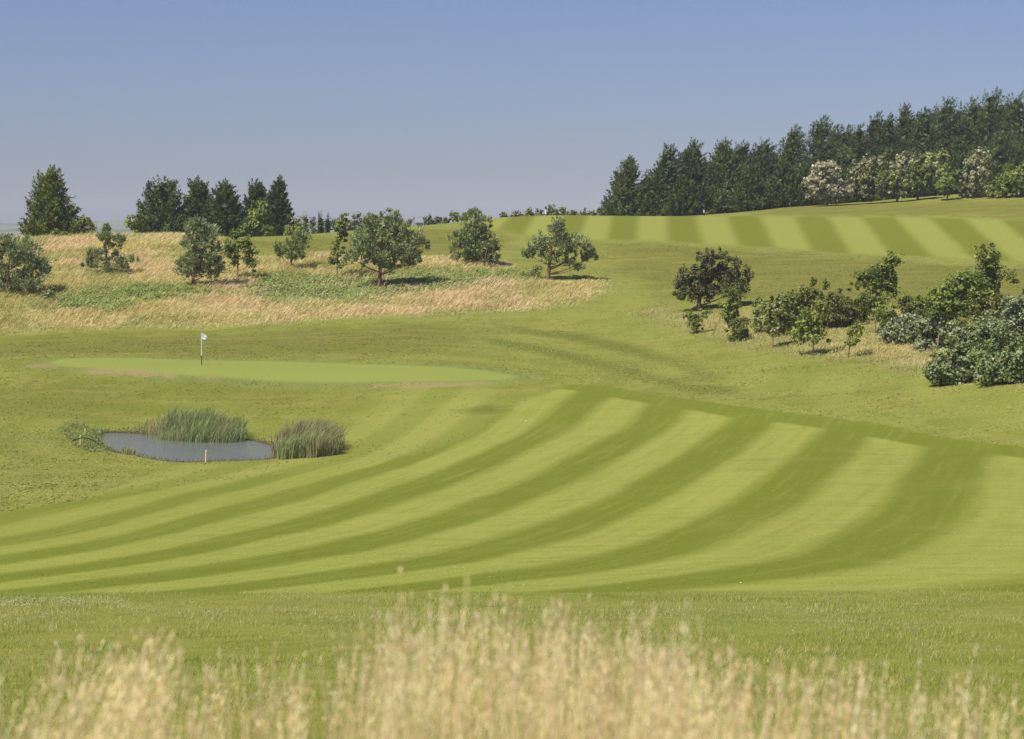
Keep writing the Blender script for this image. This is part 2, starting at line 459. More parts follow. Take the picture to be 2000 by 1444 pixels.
# ------------------------------------------------------------------ mesh helpers
def mesh_obj(name, verts, faces, mat, parent=None, col=None, smooth=False):
    """verts (n,3); faces (m,k) array with one k, or a list of such arrays; col (m,3) per face"""
    verts = np.asarray(verts, np.float32)
    fl = faces if isinstance(faces, list) else [faces]
    fl = [np.asarray(f, np.int32) for f in fl if len(f)]
    me = bpy.data.meshes.new(name)
    me.vertices.add(len(verts))
    me.vertices.foreach_set('co', verts.ravel())
    loops = np.concatenate([f.ravel() for f in fl])
    counts = np.concatenate([np.full(len(f), f.shape[1], np.int32) for f in fl])
    starts = np.concatenate([[0], np.cumsum(counts)[:-1]]).astype(np.int32)
    me.loops.add(len(loops))
    me.loops.foreach_set('vertex_index', loops)
    me.polygons.add(len(counts))
    me.polygons.foreach_set('loop_start', starts)
    me.polygons.foreach_set('loop_total', counts)
    me.polygons.foreach_set('use_smooth', np.full(len(counts), smooth))
    me.update(calc_edges=True)
    if col is not None:
        a = me.attributes.new('col', 'FLOAT_COLOR', 'FACE')
        c4 = np.ones((len(counts), 4), np.float32)
        c4[:, :3] = np.clip(col, 0.004, 1)
        a.data.foreach_set('color', c4.ravel())
    me.materials.append(mat)
    o = bpy.data.objects.new(name, me)
    COL.objects.link(o)
    if parent is not None:
        o.parent = parent
    return o
def empty(name, loc):
    o = bpy.data.objects.new(name, None)
    o.location = loc
    o.empty_display_size = .3
    COL.objects.link(o)
    return o
def tag(o, label=None, cat=None, group=None, kind=None):
    for k, v in (('label', label), ('category', cat), ('group', group), ('kind', kind)):
        if v:
            o[k] = v
    return o
def unit(v):
    return v / (np.linalg.norm(v, axis=-1, keepdims=True) + 1e-9)
def leaf_quads(c, axis, L, Wd, nrm=None):
    """rhombic leaves: centres, unit axes, lengths, widths -> verts, quads"""
    n = len(c)
    if nrm is None:
        nrm = unit(rng.normal(size=(n, 3)))
    side = unit(np.cross(axis, nrm))
    L = np.broadcast_to(L, n)[:, None]; Wd = np.broadcast_to(Wd, n)[:, None]
    v = np.stack([c - axis * L * .5, c + side * Wd * .5 - axis * L * .08, c + axis * L * .5, c - side * Wd * .5 - axis * L * .08], 1).reshape(-1, 3)
    return v, np.arange(4 * n).reshape(n, 4)
def tubes(lines, sides=6):
    """lines: list of (points (k,3), radii (k)) -> verts, quads"""
    V, Fq, off = [], [], 0
    for P, R in lines:
        P = np.asarray(P, float); R = np.asarray(R, float)
        T = unit(np.gradient(P, axis=0))
        ref = np.where(np.abs(T[:, 2:3]) > .9, np.array([[1., 0, 0]]), np.array([[0, 0, 1.]]))
        A = unit(np.cross(T, ref)); B = np.cross(T, A)
        th = np.linspace(0, 2 * np.pi, sides, endpoint=False)
        ring = P[:, None] + R[:, None, None] * (np.cos(th)[None, :, None] * A[:, None] + np.sin(th)[None, :, None] * B[:, None])
        k = len(P)
        V.append(ring.reshape(-1, 3))
        i, j = np.meshgrid(np.arange(k - 1), np.arange(sides), indexing='ij')
        j2 = (j + 1) % sides
        Fq.append(np.stack([i * sides + j, i * sides + j2, (i + 1) * sides + j2, (i + 1) * sides + j], -1).reshape(-1, 4) + off)
        off += k * sides
    return np.concatenate(V), np.concatenate(Fq)
def vnoise(x, y, s, seed=0):
    """cheap smooth value noise 0..1"""
    x = np.asarray(x) / s + seed * 17.3; y = np.asarray(y) / s + seed * 9.1
    xi, yi = np.floor(x), np.floor(y)
    fx, fy = x - xi, y - yi
    fx = fx * fx * (3 - 2 * fx); fy = fy * fy * (3 - 2 * fy)
    h = lambda a, b: np.modf(np.abs(np.sin(a * 127.1 + b * 311.7 + seed) * 43758.5453))[0]
    return (h(xi, yi) * (1 - fx) + h(xi + 1, yi) * fx) * (1 - fy) + (h(xi, yi + 1) * (1 - fx) + h(xi + 1, yi + 1) * fx) * fy
def palette(n, cols, jit=.16, w=None):
    cols = np.array(cols)
    w = rng.random((n, len(cols))) ** 2.2 if w is None else w
    w = w / w.sum(1, keepdims=True)
    return (w @ cols) * (1 + jit * rng.normal(size=(n, 1)))

# ------------------------------------------------------------------ ground sheet
def axis(*segs):
    out = []
    for a, b, st in segs:
        out += list(np.arange(a, b, st))
    return np.array(out)
gx = np.concatenate([-axis((110, 200, 6), (200, 700, 40), (700, 6500, 300))[::-1] - .0, axis((-108, -70, 2), (-70, -27, .75), (-27, -8, .32), (-8, 70, .75), (70, 110, 2), (110, 200, 6), (200, 700, 40), (700, 6600, 300))])
gy = axis((-300, -30, 30), (-30, 0, 3), (0, 22, .8), (22, 96, .62), (96, 124, .30), (124, 148, .45), (148, 275, 1.0), (275, 340, 4), (340, 800, 30), (800, 7000, 300))
GX, GY = np.meshgrid(gx, gy)
GZ = hz(GX, GY)
und = (vnoise(GX, GY, 9, 3) - .5) * .16 + (vnoise(GX, GY, 3.1, 5) - .5) * .06
gs = sdf(GREEN, GX, GY)
calm = sstep(0, 4, -gs) * sstep(0.3, 4, np.where((GX > -45) & (GX < 5) & (GY > 85) & (GY < 140), -sdf(POND, GX, GY), 9))
GZ = GZ + und * calm * sstep(0, 20, GY)
gv = np.stack([GX, GY, GZ], -1).reshape(-1, 3)
ny, nx = GX.shape
jj, ii = np.meshgrid(np.arange(ny - 1), np.arange(nx - 1), indexing='ij')
gq = np.stack([jj * nx + ii, jj * nx + ii + 1, (jj + 1) * nx + ii + 1, (jj + 1) * nx + ii], -1).reshape(-1, 4)
A = {}
A['fw'] = sdf(FAIRWAY, GX, GY)
A['fw2'] = sdf(UPPER, GX, GY)
A['green'] = gs
A['fescue'] = np.maximum(sdf(BANK, GX, GY), sdf(COPSE, GX, GY))
A['weed'] = np.maximum(sdf(WEED_A, GX, GY), sdf(WEED_B, GX, GY))
A['brown'] = np.max([sdf(b, GX, GY) for b in BROWN], axis=0)
A['band'] = np.max([sdf(b, GX, GY) for b in (BAND_A, BAND_B, BAND_C)], axis=0)
OLIVE_G = [outline([(-150,664),(200,654),(600,640),(900,632),(960,650),(900,680),(700,700),(400,696),(100,692),(-150,700)]), outline([(1180,478),(1320,478),(1511,492),(1830,514),(2200,530),(2200,600),(1700,596),(1450,590),(1320,590),(1230,560)]),
           outline([(440,475),(560,470),(830,448),(960,450),(1000,470),(900,495),(700,498),(560,496)]), outline([(1420,412),(1560,402),(1800,396),(2100,386),(2100,424),(1700,422),(1500,421)], 275), outline([(-150,742),(120,735),(330,748),(560,752),(740,765),(760,785),(640,808),(420,795),(300,800),(100,815),(-150,820)])]
A['olive'] = np.max([sdf(b, GX, GY) for b in OLIVE_G], axis=0)
A['pond'] = np.where((GX > -60) & (GX < 20) & (GY > 80) & (GY < 145), sdf(POND, GX, GY), -9)
hl = outline(HEAD_LINE)
dh = np.full(GX.shape, 1e9)
for a, b in zip(hl[:-1], hl[1:]):
    ab = b - a
    t = np.clip(((GX - a[0]) * ab[0] + (GY - a[1]) * ab[1]) / (ab @ ab), 0, 1)
    dh = np.minimum(dh, np.hypot(GX - a[0] - t * ab[0], GY - a[1] - t * ab[1]))
A['head'] = dh
A['headx'] = np.zeros_like(GX)
soft = sstep(2.5, 9, dh) * sstep(58, 72, GY)
wS = .5 + 3.2 * soft
A['fwm'] = sstep(0, 1, (A['fw'] + wS) / (1.6 * wS))
A['apron'] = sstep(-15, -4, A['fw']) * soft * sstep(-1.5, 1.5, GX + 17) * sstep(0, 2.5, -A['pond'])
q = np.stack([np.clip(GX, -40, 45).ravel() / 20, np.clip(GY, 40, 130).ravel() / 45], -1)
A['phase'] = tps_eval(PH1, q).reshape(GX.shape)
q = np.stack([np.clip(GX, -60, 90).ravel() / 60, np.clip(GY, 170, 275).ravel() / 60], -1)
A['phase2'] = tps_eval(PH2, q).reshape(GX.shape)
fc = lambda k: A[k].ravel()[gq].mean(1)
is_green = fc('green') > 0
is_fw = (fc('fw') > 0)
is_fw2 = (fc('fw2') > 0)
def ground_part(name, sel):
    q = gq[sel]
    used, inv = np.unique(q.ravel(), return_inverse=True)
    o = mesh_obj(name, gv[used], inv.reshape(-1, 4), GROUND_M, smooth=True)
    for k, v in A.items():
        at_ = o.data.attributes.new(k, 'FLOAT', 'POINT')
        at_.data.foreach_set('value', v.ravel()[used].astype(np.float32))
    return tag(o, kind='structure')
ground_part('ground', ~(is_green | is_fw | is_fw2))
ground_part('fairway', is_fw & ~is_green)
ground_part('fairway', is_fw2 & ~is_fw)
ground_part('putting_green', is_green)

# pond water: one sheet inside the shore
pp = POND + unit(POND - POND.mean(0)) * .9
wv = np.concatenate([[[*POND.mean(0), WATER]], np.column_stack([pp, np.full(len(pp), WATER)])])
k = len(pp)
tag(mesh_obj('pond', wv, np.stack([np.zeros(k, int), 1 + np.arange(k), 1 + (np.arange(k) + 1) % k], -1), WATER_M), kind='structure')

# far hills beyond the valley
hx = np.linspace(-2600, 2600, 240)
rows = []
for t in np.linspace(0, 1, 14):
    y = 3000 + 900 * t
    top = 44 + 26 * (vnoise(hx, hx * 0, 420, 4) - .5) + 12 * (vnoise(hx, hx * 0, 120, 8) - .5) + 5 * (vnoise(hx, hx * 0, 24, 2) - .5)
    top = top * (.45 + .55 * sstep(200, -900, hx))
    z = EYE - 32 + (top + 26) * sstep(0, 1, t) + 4 * vnoise(hx, hx * 0 + y, 30, 6) * t
    rows.append(np.stack([hx, np.full_like(hx, y), z], -1))
hv = np.concatenate(rows)
j, i = np.meshgrid(np.arange(13), np.arange(239), indexing='ij')
hq = np.stack([j * 240 + i, j * 240 + i + 1, (j + 1) * 240 + i + 1, (j + 1) * 240 + i], -1).reshape(-1, 4)
tag(mesh_obj('hills', hv, hq, HILL_M, smooth=False), kind='structure')

# ------------------------------------------------------------------ trees and shrubs
def puff_leaves(centers, outward, pr, per, L, Wd, style):
    n = len(centers)
    c = np.repeat(centers, per, 0)
    od = np.repeat(outward, per, 0)
    prr = np.repeat(np.broadcast_to(pr, n), per)[:, None]
    off = rng.normal(size=c.shape)
    off = unit(off) * (rng.random((len(c), 1)) ** .45) * prr
    sq = np.repeat(.55 + .95 * rng.random((n, 3)), per, 0)
    off = off * sq
    p = c + off
    if style == 'needle':
        ax = unit(off / (prr + 1e-6) * .9 + od * .4 + np.array([.12, 0, .55]) + .35 * rng.normal(size=c.shape))
        nr = None
    else:
        nr = unit(off / (prr + 1e-6) * .6 + od * .5 + np.array([0, 0, .45]) + .55 * rng.normal(size=c.shape))
        ax = unit(np.cross(nr, rng.normal(size=c.shape)))
    ln = L * (.65 + .7 * rng.random(len(c)))
    return leaf_quads(p, ax, ln, ln * Wd, nr)

def lobed_tree(name, label, cat, base, lobes, cols, style='leaf', bark=BARK_M, trunk_w=3.0, dens=1.0, leaf=.17, lw=.84, puff=.34, d=None, group=None, tips=None, gap=.0, per=38, lean=0, stems=1):
    """base: photo pixel of the foot; lobes: (x, y, rx, ry) of the crown's masses in photo pixels; real size and depth follow from the foot's place"""
    if d is None:
        b = hit(*base)
    else:
        b = at(base[0], base[1], d)
        b[2] = gz(b[0], b[1])
    s = b[1] / F_PX
    root = empty(name, b)
    pz = base[1]
    if d is not None:                     # foot hidden behind a crest: pixel height of the real foot
        pz = HOR + (EYE - b[2]) / s
    if name in ('bush', 'silver_shrub', 'whitebeam_tree'):      # foliage down to the grass
        wx = np.mean([l[2] for l in lobes]); mx_ = np.mean([l[0] for l in lobes])
        lobes = list(lobes) + [(mx_, base[1] - 13, wx * .95, 13), ((mx_ + base[0]) / 2, base[1] - 26, wx * .8, 12)]
    C, O, PR, W_ = [], [], [], []
    lobe_c = []
    for (lx, ly, rx, ry) in lobes:
        cx, cz = (lx - base[0]) * s, (pz - ly) * s
        grow = 1.32 if name in ('bush', 'silver_shrub', 'sapling') else 1.22 if name in ('whitebeam_tree', 'small_tree', 'broadleaf_tree') else 1.16
        rx_, rz_ = rx * s * grow, ry * s * grow
        rd = .85 * (rx_ + rz_) / 2 if rx_ < 3 * rz_ else .5 * rx_
        cy = rng.normal() * rd * .25
        cz = max(cz, rz_ * .75)
        lobe_c.append((cx, cy, cz, rx_, rd, rz_))
        area = rx_ * rz_ + .5 * rd * (rx_ + rz_) * .5
        n = max(5, int(dens * area * 13.6 / (puff / .34) ** 1.5))
        u = unit(rng.normal(size=(n, 3)))
        r = rng.random((n, 1)) ** .38
        r = np.where(r > .97, r * 1.1, r)
        q = u * r * np.array([rx_, rd, rz_]) * .96
        C.append(q + np.array([cx, cy, cz])); O.append(unit(q + 1e-6))
        PR.append(puff * (.45 + 1.1 * rng.random(n) ** 1.5) * min(1, 2.2 * min(rx_, rz_) / puff * .5))
    C = np.concatenate(C); O = np.concatenate(O); PR = np.concatenate(PR)
    C[:, 2] = np.maximum(C[:, 2], PR * .5)
    if gap:
        keep = rng.random(len(C)) > gap
        C, O, PR = C[keep], O[keep], PR[keep]
    per = int(per * (1.55 if b[1] < 200 else 1.15))
    V, Q = puff_leaves(C, O, PR, per, leaf * (1.0 if style == 'needle' else .84 if b[1] < 200 else 1.05), lw, style)
    w_ = rng.random((len(C), len(cols))) ** 1.6
    pc = palette(len(C), cols, .14, w_)
    fc_ = np.repeat(pc, per, 0) * (1 + .22 * rng.normal(size=(len(C) * per, 1)))
    if tips is not None:
        m = rng.random(len(fc_)) < tips[1]
        fc_[m] = np.array(tips[0]) * (1 + .15 * rng.normal(size=(m.sum(), 1)))
    mesh_obj('crown', V, Q, NEEDLE_M if style == 'needle' else LEAF_M, root, fc_)
    # trunk and limbs
    top = max(lc[2] for lc in lobe_c)
    cxm = np.average([lc[0] for lc in lobe_c], weights=[lc[3] * lc[5] for lc in lobe_c])
    tw = trunk_w * s * .72
    lines, limbs = [], []
    for k_ in range(stems):
        ang = rng.random() * 6.28
        o_ = np.array([math.cos(ang), math.sin(ang), 0]) * (tw * 2.2 if stems > 1 else 0)
        ts = np.linspace(0, 1, 7)
        P = np.stack([o_[0] * (1 + 3 * ts) + cxm * ts ** 1.6 * .8 + .08 * np.sin(ts * 7 + k_) * top * .12, o_[1] * (1 + 3 * ts) + 0 * ts, ts * top * .97 - .12 * (ts == 0)], -1)
        lines.append((P, tw * (1.15 - .95 * ts) * (1.0 if stems == 1 else .6)))
    P0 = lines[0][0]
    for lc in lobe_c:
        e = np.array(lc[:3])
        tt = np.clip((e[2] - .45 * abs(e[0] - P0[0, 0])) / top, .12, .9) * .9
        k0 = tt * 6
        a_ = P0[int(k0)] + (P0[min(6, int(k0) + 1)] - P0[int(k0)]) * (k0 - int(k0))
        ts = np.linspace(0, 1, 5)[:, None]
        P = a_ + (e - a_) * ts + np.array([0, 0, -.12]) * np.sin(ts * 3.14) * np.linalg.norm(e - a_) * .5
        limbs.append((P, tw * .42 * (1 - .8 * ts[:, 0])))
    sel = rng.choice(len(C), min(len(C), 36), replace=False)
    ends = np.array([l[0][3] for l in limbs])
    for c_ in C[sel]:
        k_ = ((ends - c_) ** 2).sum(1).argmin()
        a_ = ends[k_]
        ts = np.linspace(0, 1, 4)[:, None]
        limbs.append((a_ + (c_ - a_) * ts, tw * .13 * (1 - .7 * ts[:, 0]) + .004))
    v, f = tubes(lines, 7)
    v2, f2 = tubes(limbs, 4)
    mesh_obj('trunk', np.concatenate([v, v2]), np.concatenate([f, f2 + len(v)]), bark, root, smooth=True)
    tag(root, label, cat, group)
    return root

def conifer(name, label, px, d, top_py, hw, cols, group=None, base_py=None, wind=.3, n_plume=150, per=34, leaders=1, full=.62, leaf=.36):
    if base_py is not None:
        b = hit(px, base_py)
    else:
        b = at(px, 430, d)
        b[2] = gz(b[0], b[1])
    s = b[1] / F_PX
    H = (HOR + (EYE - b[2]) / s - top_py) * s
    R = hw * s * 1.3
    root = empty(name, b)
    n = int(n_plume * 1.7)
    t = (1 - rng.random(n) ** .62) * .97
    ph = rng.random(n) * 2 * np.pi
    prof = lambda t: R * np.minimum(1, (.80 + 1.1 * t) ) * np.clip(1 - t, 0, 1) ** full * (.88 + .12 * np.sin(ph * 3 + 5 * t))
    Rt = prof(t)
    rr = Rt * (.34 + .58 * rng.random(n) ** .55)
    sway = lambda tt: wind * .35 * R * tt ** 2.2
    c0 = np.stack([rr * np.cos(ph) + sway(t), rr * np.sin(ph), t * H], -1)
    outw = np.stack([np.cos(ph), np.sin(ph), 0 * ph], -1)
    axd = unit(outw * .75 + np.array([wind * .9, 0, 0]) + np.array([0, 0, 1])[None] * (.55 + .5 * t[:, None]) + .18 * rng.normal(size=(n, 3)))
    ln = (.36 * R + .045 * H) * (.65 + .7 * rng.random(n)) * (1 - .62 * t)
    # leaders: ragged swept tops
    lead = []
    for k_ in range(leaders):
        dx = 0 if k_ == 0 else rng.uniform(-.45, .45) * R
        hh = H * (1 if k_ == 0 else rng.uniform(.82, .95))
        for t0 in np.linspace(.66, .96, 10):
            a_ = rng.random() * 6.28
            rad = R * .26 * (1 - t0) ** .8
            lead.append((dx + sway(t0) + rad * math.cos(a_), rad * math.sin(a_), t0 * hh, .25 * math.cos(a_) + wind * (.5 + .5 * t0), .25 * math.sin(a_), 1.0, (hh * (1 - t0) * .5 + .05 * H) * rng.uniform(.8, 1.15)))
    lead = np.array(lead)
    c0 = np.concatenate([c0, lead[:, :3]]); axd = np.concatenate([axd, unit(lead[:, 3:6])]); ln = np.concatenate([ln, lead[:, 6]])
    outw = np.concatenate([outw, unit(lead[:, 3:6])])
    n = len(c0)
    # sprays along each plume
    u = rng.random((n, per))
    base_w = (.42 * (1 - u) + .06) * ln[:, None] * .75
    off = rng.normal(size=(n, per, 3)) * base_w[..., None] * .62
    off[..., 2] *= .7
    p = c0[:, None] + axd[:, None] * (u * ln[:, None])[..., None] + off
    ax = unit(axd[:, None] * 1.0 + unit(off) * .75 + .25 * rng.normal(size=p.shape))
    p = p.reshape(-1, 3); ax = ax.reshape(-1, 3)
    p[:, 2] = np.maximum(p[:, 2], .1)
    nr = unit(np.repeat(outw, per, 0) * .7 + np.array([0, 0, .5]) + .6 * rng.normal(size=p.shape))
    L = leaf * 1.2 * (.6 + .8 * rng.random(len(p))) * (1 - .5 * np.clip(p[:, 2] / H, 0, 1))
    V, Q = leaf_quads(p, ax, L, L * .42, nr)
    pc = palette(n, cols, .16)
    fc_ = np.repeat(pc, per, 0) * (1 + .2 * rng.normal(size=(n * per, 1)))
    # dense shaded inner boughs
    m = 520
    t = rng.random(m) * .9; ph = rng.random(m) * 6.28
    rr = R * np.clip(1 - t, 0, 1) ** full * .62 * rng.random(m) ** .5
    pi_ = np.stack([rr * np.cos(ph) + sway(t), rr * np.sin(ph), t * H + .1], -1)
    V2, Q2 = leaf_quads(pi_, unit(rng.normal(size=(m, 3))), 1.1, .55)
    fc2 = palette(m, cols, .1)
    mesh_obj('crown', np.concatenate([V, V2]), np.concatenate([Q, Q2 + len(V)]), NEEDLE_M, root, np.concatenate([fc_, fc2]))
    ts = np.linspace(0, 1, 8)
    v, f = tubes([(np.stack([sway(ts * .9), 0 * ts, ts * H * .9 - .15 * (ts == 0)], -1), .022 * H * (1.1 - ts))], 7)
    mesh_obj('trunk', v, f, BARK_M, root, smooth=True)
    tag(root, label, 'conifer', group)
    return root

DARK = [(.085, .122, .030), (.120, .165, .040), (.062, .092, .028), (.150, .182, .040)]
DARK2 = [(.066, .102, .030), (.094, .134, .036), (.050, .080, .027), (.120, .152, .036)]
GOLD = [(.185, .220, .028), (.135, .180, .030), (.250, .240, .030), (.090, .132, .028)]
PINE = [(.280, .320, .150), (.345, .390, .205), (.200, .245, .110), (.270, .300, .105)]
PINE_G = [(.235, .285, .082), (.300, .345, .105), (.180, .225, .068)]
BROAD = [(.190, .240, .044), (.255, .300, .060), (.138, .182, .036)]
BRIGHT = [(.265, .312, .052), (.335, .360, .072), (.195, .240, .044)]
OLIVE = [(.170, .180, .046), (.235, .235, .058), (.120, .136, .036)]
SILVER = [(.260, .290, .145), (.470, .480, .340), (.180, .220, .082), (.150, .195, .060)]
CREAM = [(.50, .46, .31), (.42, .39, .25), (.27, .28, .13), (.56, .51, .37)]
CREAM_MIX = [(.43, .40, .24), (.24, .26, .10), (.17, .21, .07), (.54, .50, .32)]
FARG = [(.175, .200, .085), (.135, .170, .075), (.210, .220, .105)]
HEDGE = [(.160, .165, .068), (.205, .195, .082), (.120, .138, .066), (.220, .175, .092)]

# pines on the fescue bank, left to right
lobed_tree('pine_tree', 'bushy blue-green pine cut off by the left edge of the photo', 'pine tree', (14,577), [(10,515,55,46),(58,500,28,28),(72,532,24,18),(45,553,45,20),(-4,478,36,22),(50,480,18,16),(85,515,12,10)], PINE, 'needle', RED_BARK_M, 5, .9, leaf=.30, lw=.30, puff=.42, group='pines on the fescue bank')
lobed_tree('pine_tree', 'ragged pine with spiky open top and one low branch reaching right', 'pine tree', (207,538), [(207,520,38,14),(190,508,22,16),(228,512,24,16),(210,490,26,17),(206,468,18,16),(224,456,10,14),(198,454,7,13),(212,450,5,12),(236,470,10,10),(257,507,14,5),(178,495,10,8)], PINE, 'needle', RED_BARK_M, 4, .72, leaf=.28, lw=.30, puff=.36, group='pines on the fescue bank')
lobed_tree('pine_tree', 'dense egg-shaped blue-green pine with short bare trunk and a dark shadow', 'pine tree', (376,562), [(392,518,44,22),(392,490,40,30),(390,455,30,26),(386,437,13,13),(412,456,16,14),(372,532,26,9),(416,528,18,12)], PINE, 'needle', RED_BARK_M, 4, 1.15, leaf=.28, lw=.30, puff=.36, group='pines on the fescue bank')
lobed_tree('broadleaf_tree', 'young green broadleaf tree right of the egg-shaped pine', 'tree', (463,547), [(463,480,24,22),(480,490,22,20),(470,463,14,12),(489,516,14,13),(458,510,10,10),(446,492,8,10)], BROAD, 'leaf', PALE_BARK_M, 2.6, .8, leaf=.2, puff=.32, gap=.1)
lobed_tree('pine_tree', 'smallest pine on the fescue bank, its crown leaning right', 'pine tree', (568,527), [(575,482,28,17),(590,464,14,18),(553,488,18,11),(580,500,22,9),(540,484,7,6)], PINE_G, 'needle', RED_BARK_M, 3.4, .95, leaf=.24, lw=.30, puff=.3, group='pines on the fescue bank')
lobed_tree('sapling', 'slim yellow-green sapling on a thin pale stem left of the largest pine', 'tree', (657,546), [(668,440,12,13),(664,465,11,16),(661,490,11,16),(660,512,9,12),(682,495,9,7),(674,424,7,8),(650,508,8,6)], BRIGHT + BROAD, 'leaf', PALE_BARK_M, 2.0, .85, leaf=.19, puff=.28)
lobed_tree('pine_tree', 'largest spreading pine on the bank with bare forked trunk', 'pine tree', (740,563), [(746,455,48,28),(746,424,32,17),(800,482,34,28),(782,448,28,20),(716,486,33,20),(697,464,10,20),(762,500,44,16),(802,506,27,14),(735,513,28,8),(770,518,24,10),(690,505,18,8),(728,440,18,18),(815,460,14,14)], PINE, 'needle', RED_BARK_M, 5.2, 1.0, leaf=.30, lw=.30, puff=.38, group='pines on the fescue bank')
lobed_tree('pine_tree', 'dense dark pine with foliage down to the ground, right of the largest pine', 'pine tree', (928,520), [(925,440,32,24),(925,419,18,13),(900,465,24,20),(947,458,24,18),(930,488,40,20),(910,502,30,12),(952,502,20,14),(958,480,14,10)], PINE_G + PINE, 'needle', RED_BARK_M, 4.5, 1.15, leaf=.28, lw=.30, puff=.36, group='pines on the fescue bank')
lobed_tree('sapling', 'half-dead reddish sapling leaning in front of the dense dark pine', 'tree', (946,528), [(950,518,10,8),(955,480,6,10),(958,500,9,7)], [(.17, .13, .05), (.10, .13, .04)], 'leaf', RED_BARK_M, 1.8, .5, leaf=.14, puff=.22, gap=.2)
lobed_tree('pine_tree', 'flat wide open-crowned pine farthest right on the fescue bank', 'pine tree', (1070,546), [(1086,460,32,16),(1094,440,16,11),(1050,478,27,17),(1034,497,23,9),(1085,484,40,15),(1122,480,24,16),(1142,488,20,12),(1116,504,28,10),(1157,500,10,9),(1126,524,15,5),(1075,500,16,8)], PINE, 'needle', RED_BARK_M, 5, .85, leaf=.30, lw=.30, puff=.36, group='pines on the fescue bank')
lobed_tree('shrub', 'low grey-green shrub at the foot of the flat wide pine', 'shrub', (1040,546), [(1047,531,14,12),(1024,538,12,6)], PINE_G, 'leaf', BARK_M, 1.5, .9, leaf=.16, puff=.26)
lobed_tree('shrub', 'small thin shrub left of the dense dark pine', 'shrub', (882,506), [(882,497,15,8)], PINE_G, 'leaf', BARK_M, 1.3, .6, leaf=.15, puff=.24)
lobed_tree('shrub', 'low pale shrub against the pine at the left edge', 'shrub', (98,588), [(98,574,20,13)], PINE, 'leaf', BARK_M, 1.4, .7, leaf=.16, puff=.26)

# conifers on the left crest
conifer('cypress_tree', 'golden-green cypress standing alone on the left crest', 100, 226, 326, 50, GOLD, wind=.15, n_plume=230, full=.72, leaders=2)
lobed_tree('shrub', 'round green bush tucked against the right of the golden-green cypress', 'shrub', (162,470), [(162,446,19,20),(172,458,12,10),(155,435,10,8)], BROAD + GOLD, 'leaf', BARK_M, 2, 1.0, d=224, leaf=.24, puff=.4)
lobed_tree('shrub', 'leafy green bush in front of the golden-green cypress foot', 'shrub', (125,470), [(128,463,22,10),(105,462,12,9)], BROAD, 'leaf', BARK_M, 1.6, .9, d=208, leaf=.2, puff=.34)
for px, tp, hw, dd, nm in ((318,347,54,236,'broad two-topped dark cypress, leftmost of the crest row'),(383,348,44,240,'dark cypress with a flat ragged top, second in the crest row'),(437,352,42,238,'dark cypress behind the egg-shaped pine, third in the crest row'),(497,354,34,246,'dark cypress with a notch beside it, fourth in the crest row'),(543,346,27,242,'narrow dark cypress, rightmost of the crest row')):
    conifer('cypress_tree', nm, px, dd, tp, hw, DARK, 'cypress row on the left crest', wind=.2, n_plume=int(130 + 2 * hw), leaders=3, full=.54)
lobed_tree('shrub', 'bright green shrub at the left end of the cypress row', 'shrub', (262,470), [(262,443,16,20),(274,424,11,14)], BRIGHT + BROAD, 'leaf', BARK_M, 1.8, .9, d=230, leaf=.24, puff=.4)
lobed_tree('small_tree', 'mid-green leafy tree in front of the right-hand cypresses', 'tree', (508,470), [(508,425,22,24),(498,446,20,16),(520,445,18,16),(512,400,12,14)], BROAD, 'leaf', BARK_M, 2.4, .9, d=236, leaf=.26, puff=.42)
lobed_tree('shrub', 'low yellowish shrub under the narrow dark cypress', 'shrub', (523,466), [(523,455,13,8)], GOLD, 'leaf', BARK_M, 1.4, .9, d=230, leaf=.22, puff=.34)
lobed_tree('shrub', 'low bright green shrub just right of the cypress row', 'shrub', (567,464), [(567,452,19,9),(578,446,8,6)], BRIGHT, 'leaf', BARK_M, 1.4, .9, d=230, leaf=.22, puff=.34)

# trees beyond the crest, seen over it
for px, tp, hw, dd, kind, nm in ((579,424,9,300,0,'slim pale tree beyond the crest, nearest the cypress row'),(597,421,7,306,0,'slim pale tree beyond the crest, second from the cypress row'),(611,428,8,300,0,'low pale tree beyond the crest beside two spruces'),
        (626,416,13,296,1,'taller of two small spruces beyond the crest'),(640,419,8,300,1,'shorter of two small spruces beyond the crest'),(654,428,10,300,0,'hazy low tree beyond the crest right of the spruces'),
        (684,428,8,300,0,'hazy tree beyond the crest behind the slim sapling'),(697,416,12,304,0,'tall pale tree beyond the crest left of the largest pine'),(712,432,9,300,0,'low grey tree beyond the crest beside the largest pine')):
    if kind:
        conifer('spruce_tree', nm, px, dd, tp, hw, DARK2, 'trees beyond the crest', wind=0, n_plume=60, per=26, full=.9, leaf=.3)
    else:
        lobed_tree('far_tree', nm, 'tree', (px, 470), [(px, tp + hw * .9, hw * .7, hw * .9), (px - 1, tp + hw * 2.2, hw, hw * 1.2), (px + 2, tp + hw * 3.6, hw, hw)], FARG, 'leaf', BARK_M, 1.8, .8, d=dd, leaf=.3, puff=.42, per=24, group='trees beyond the crest')
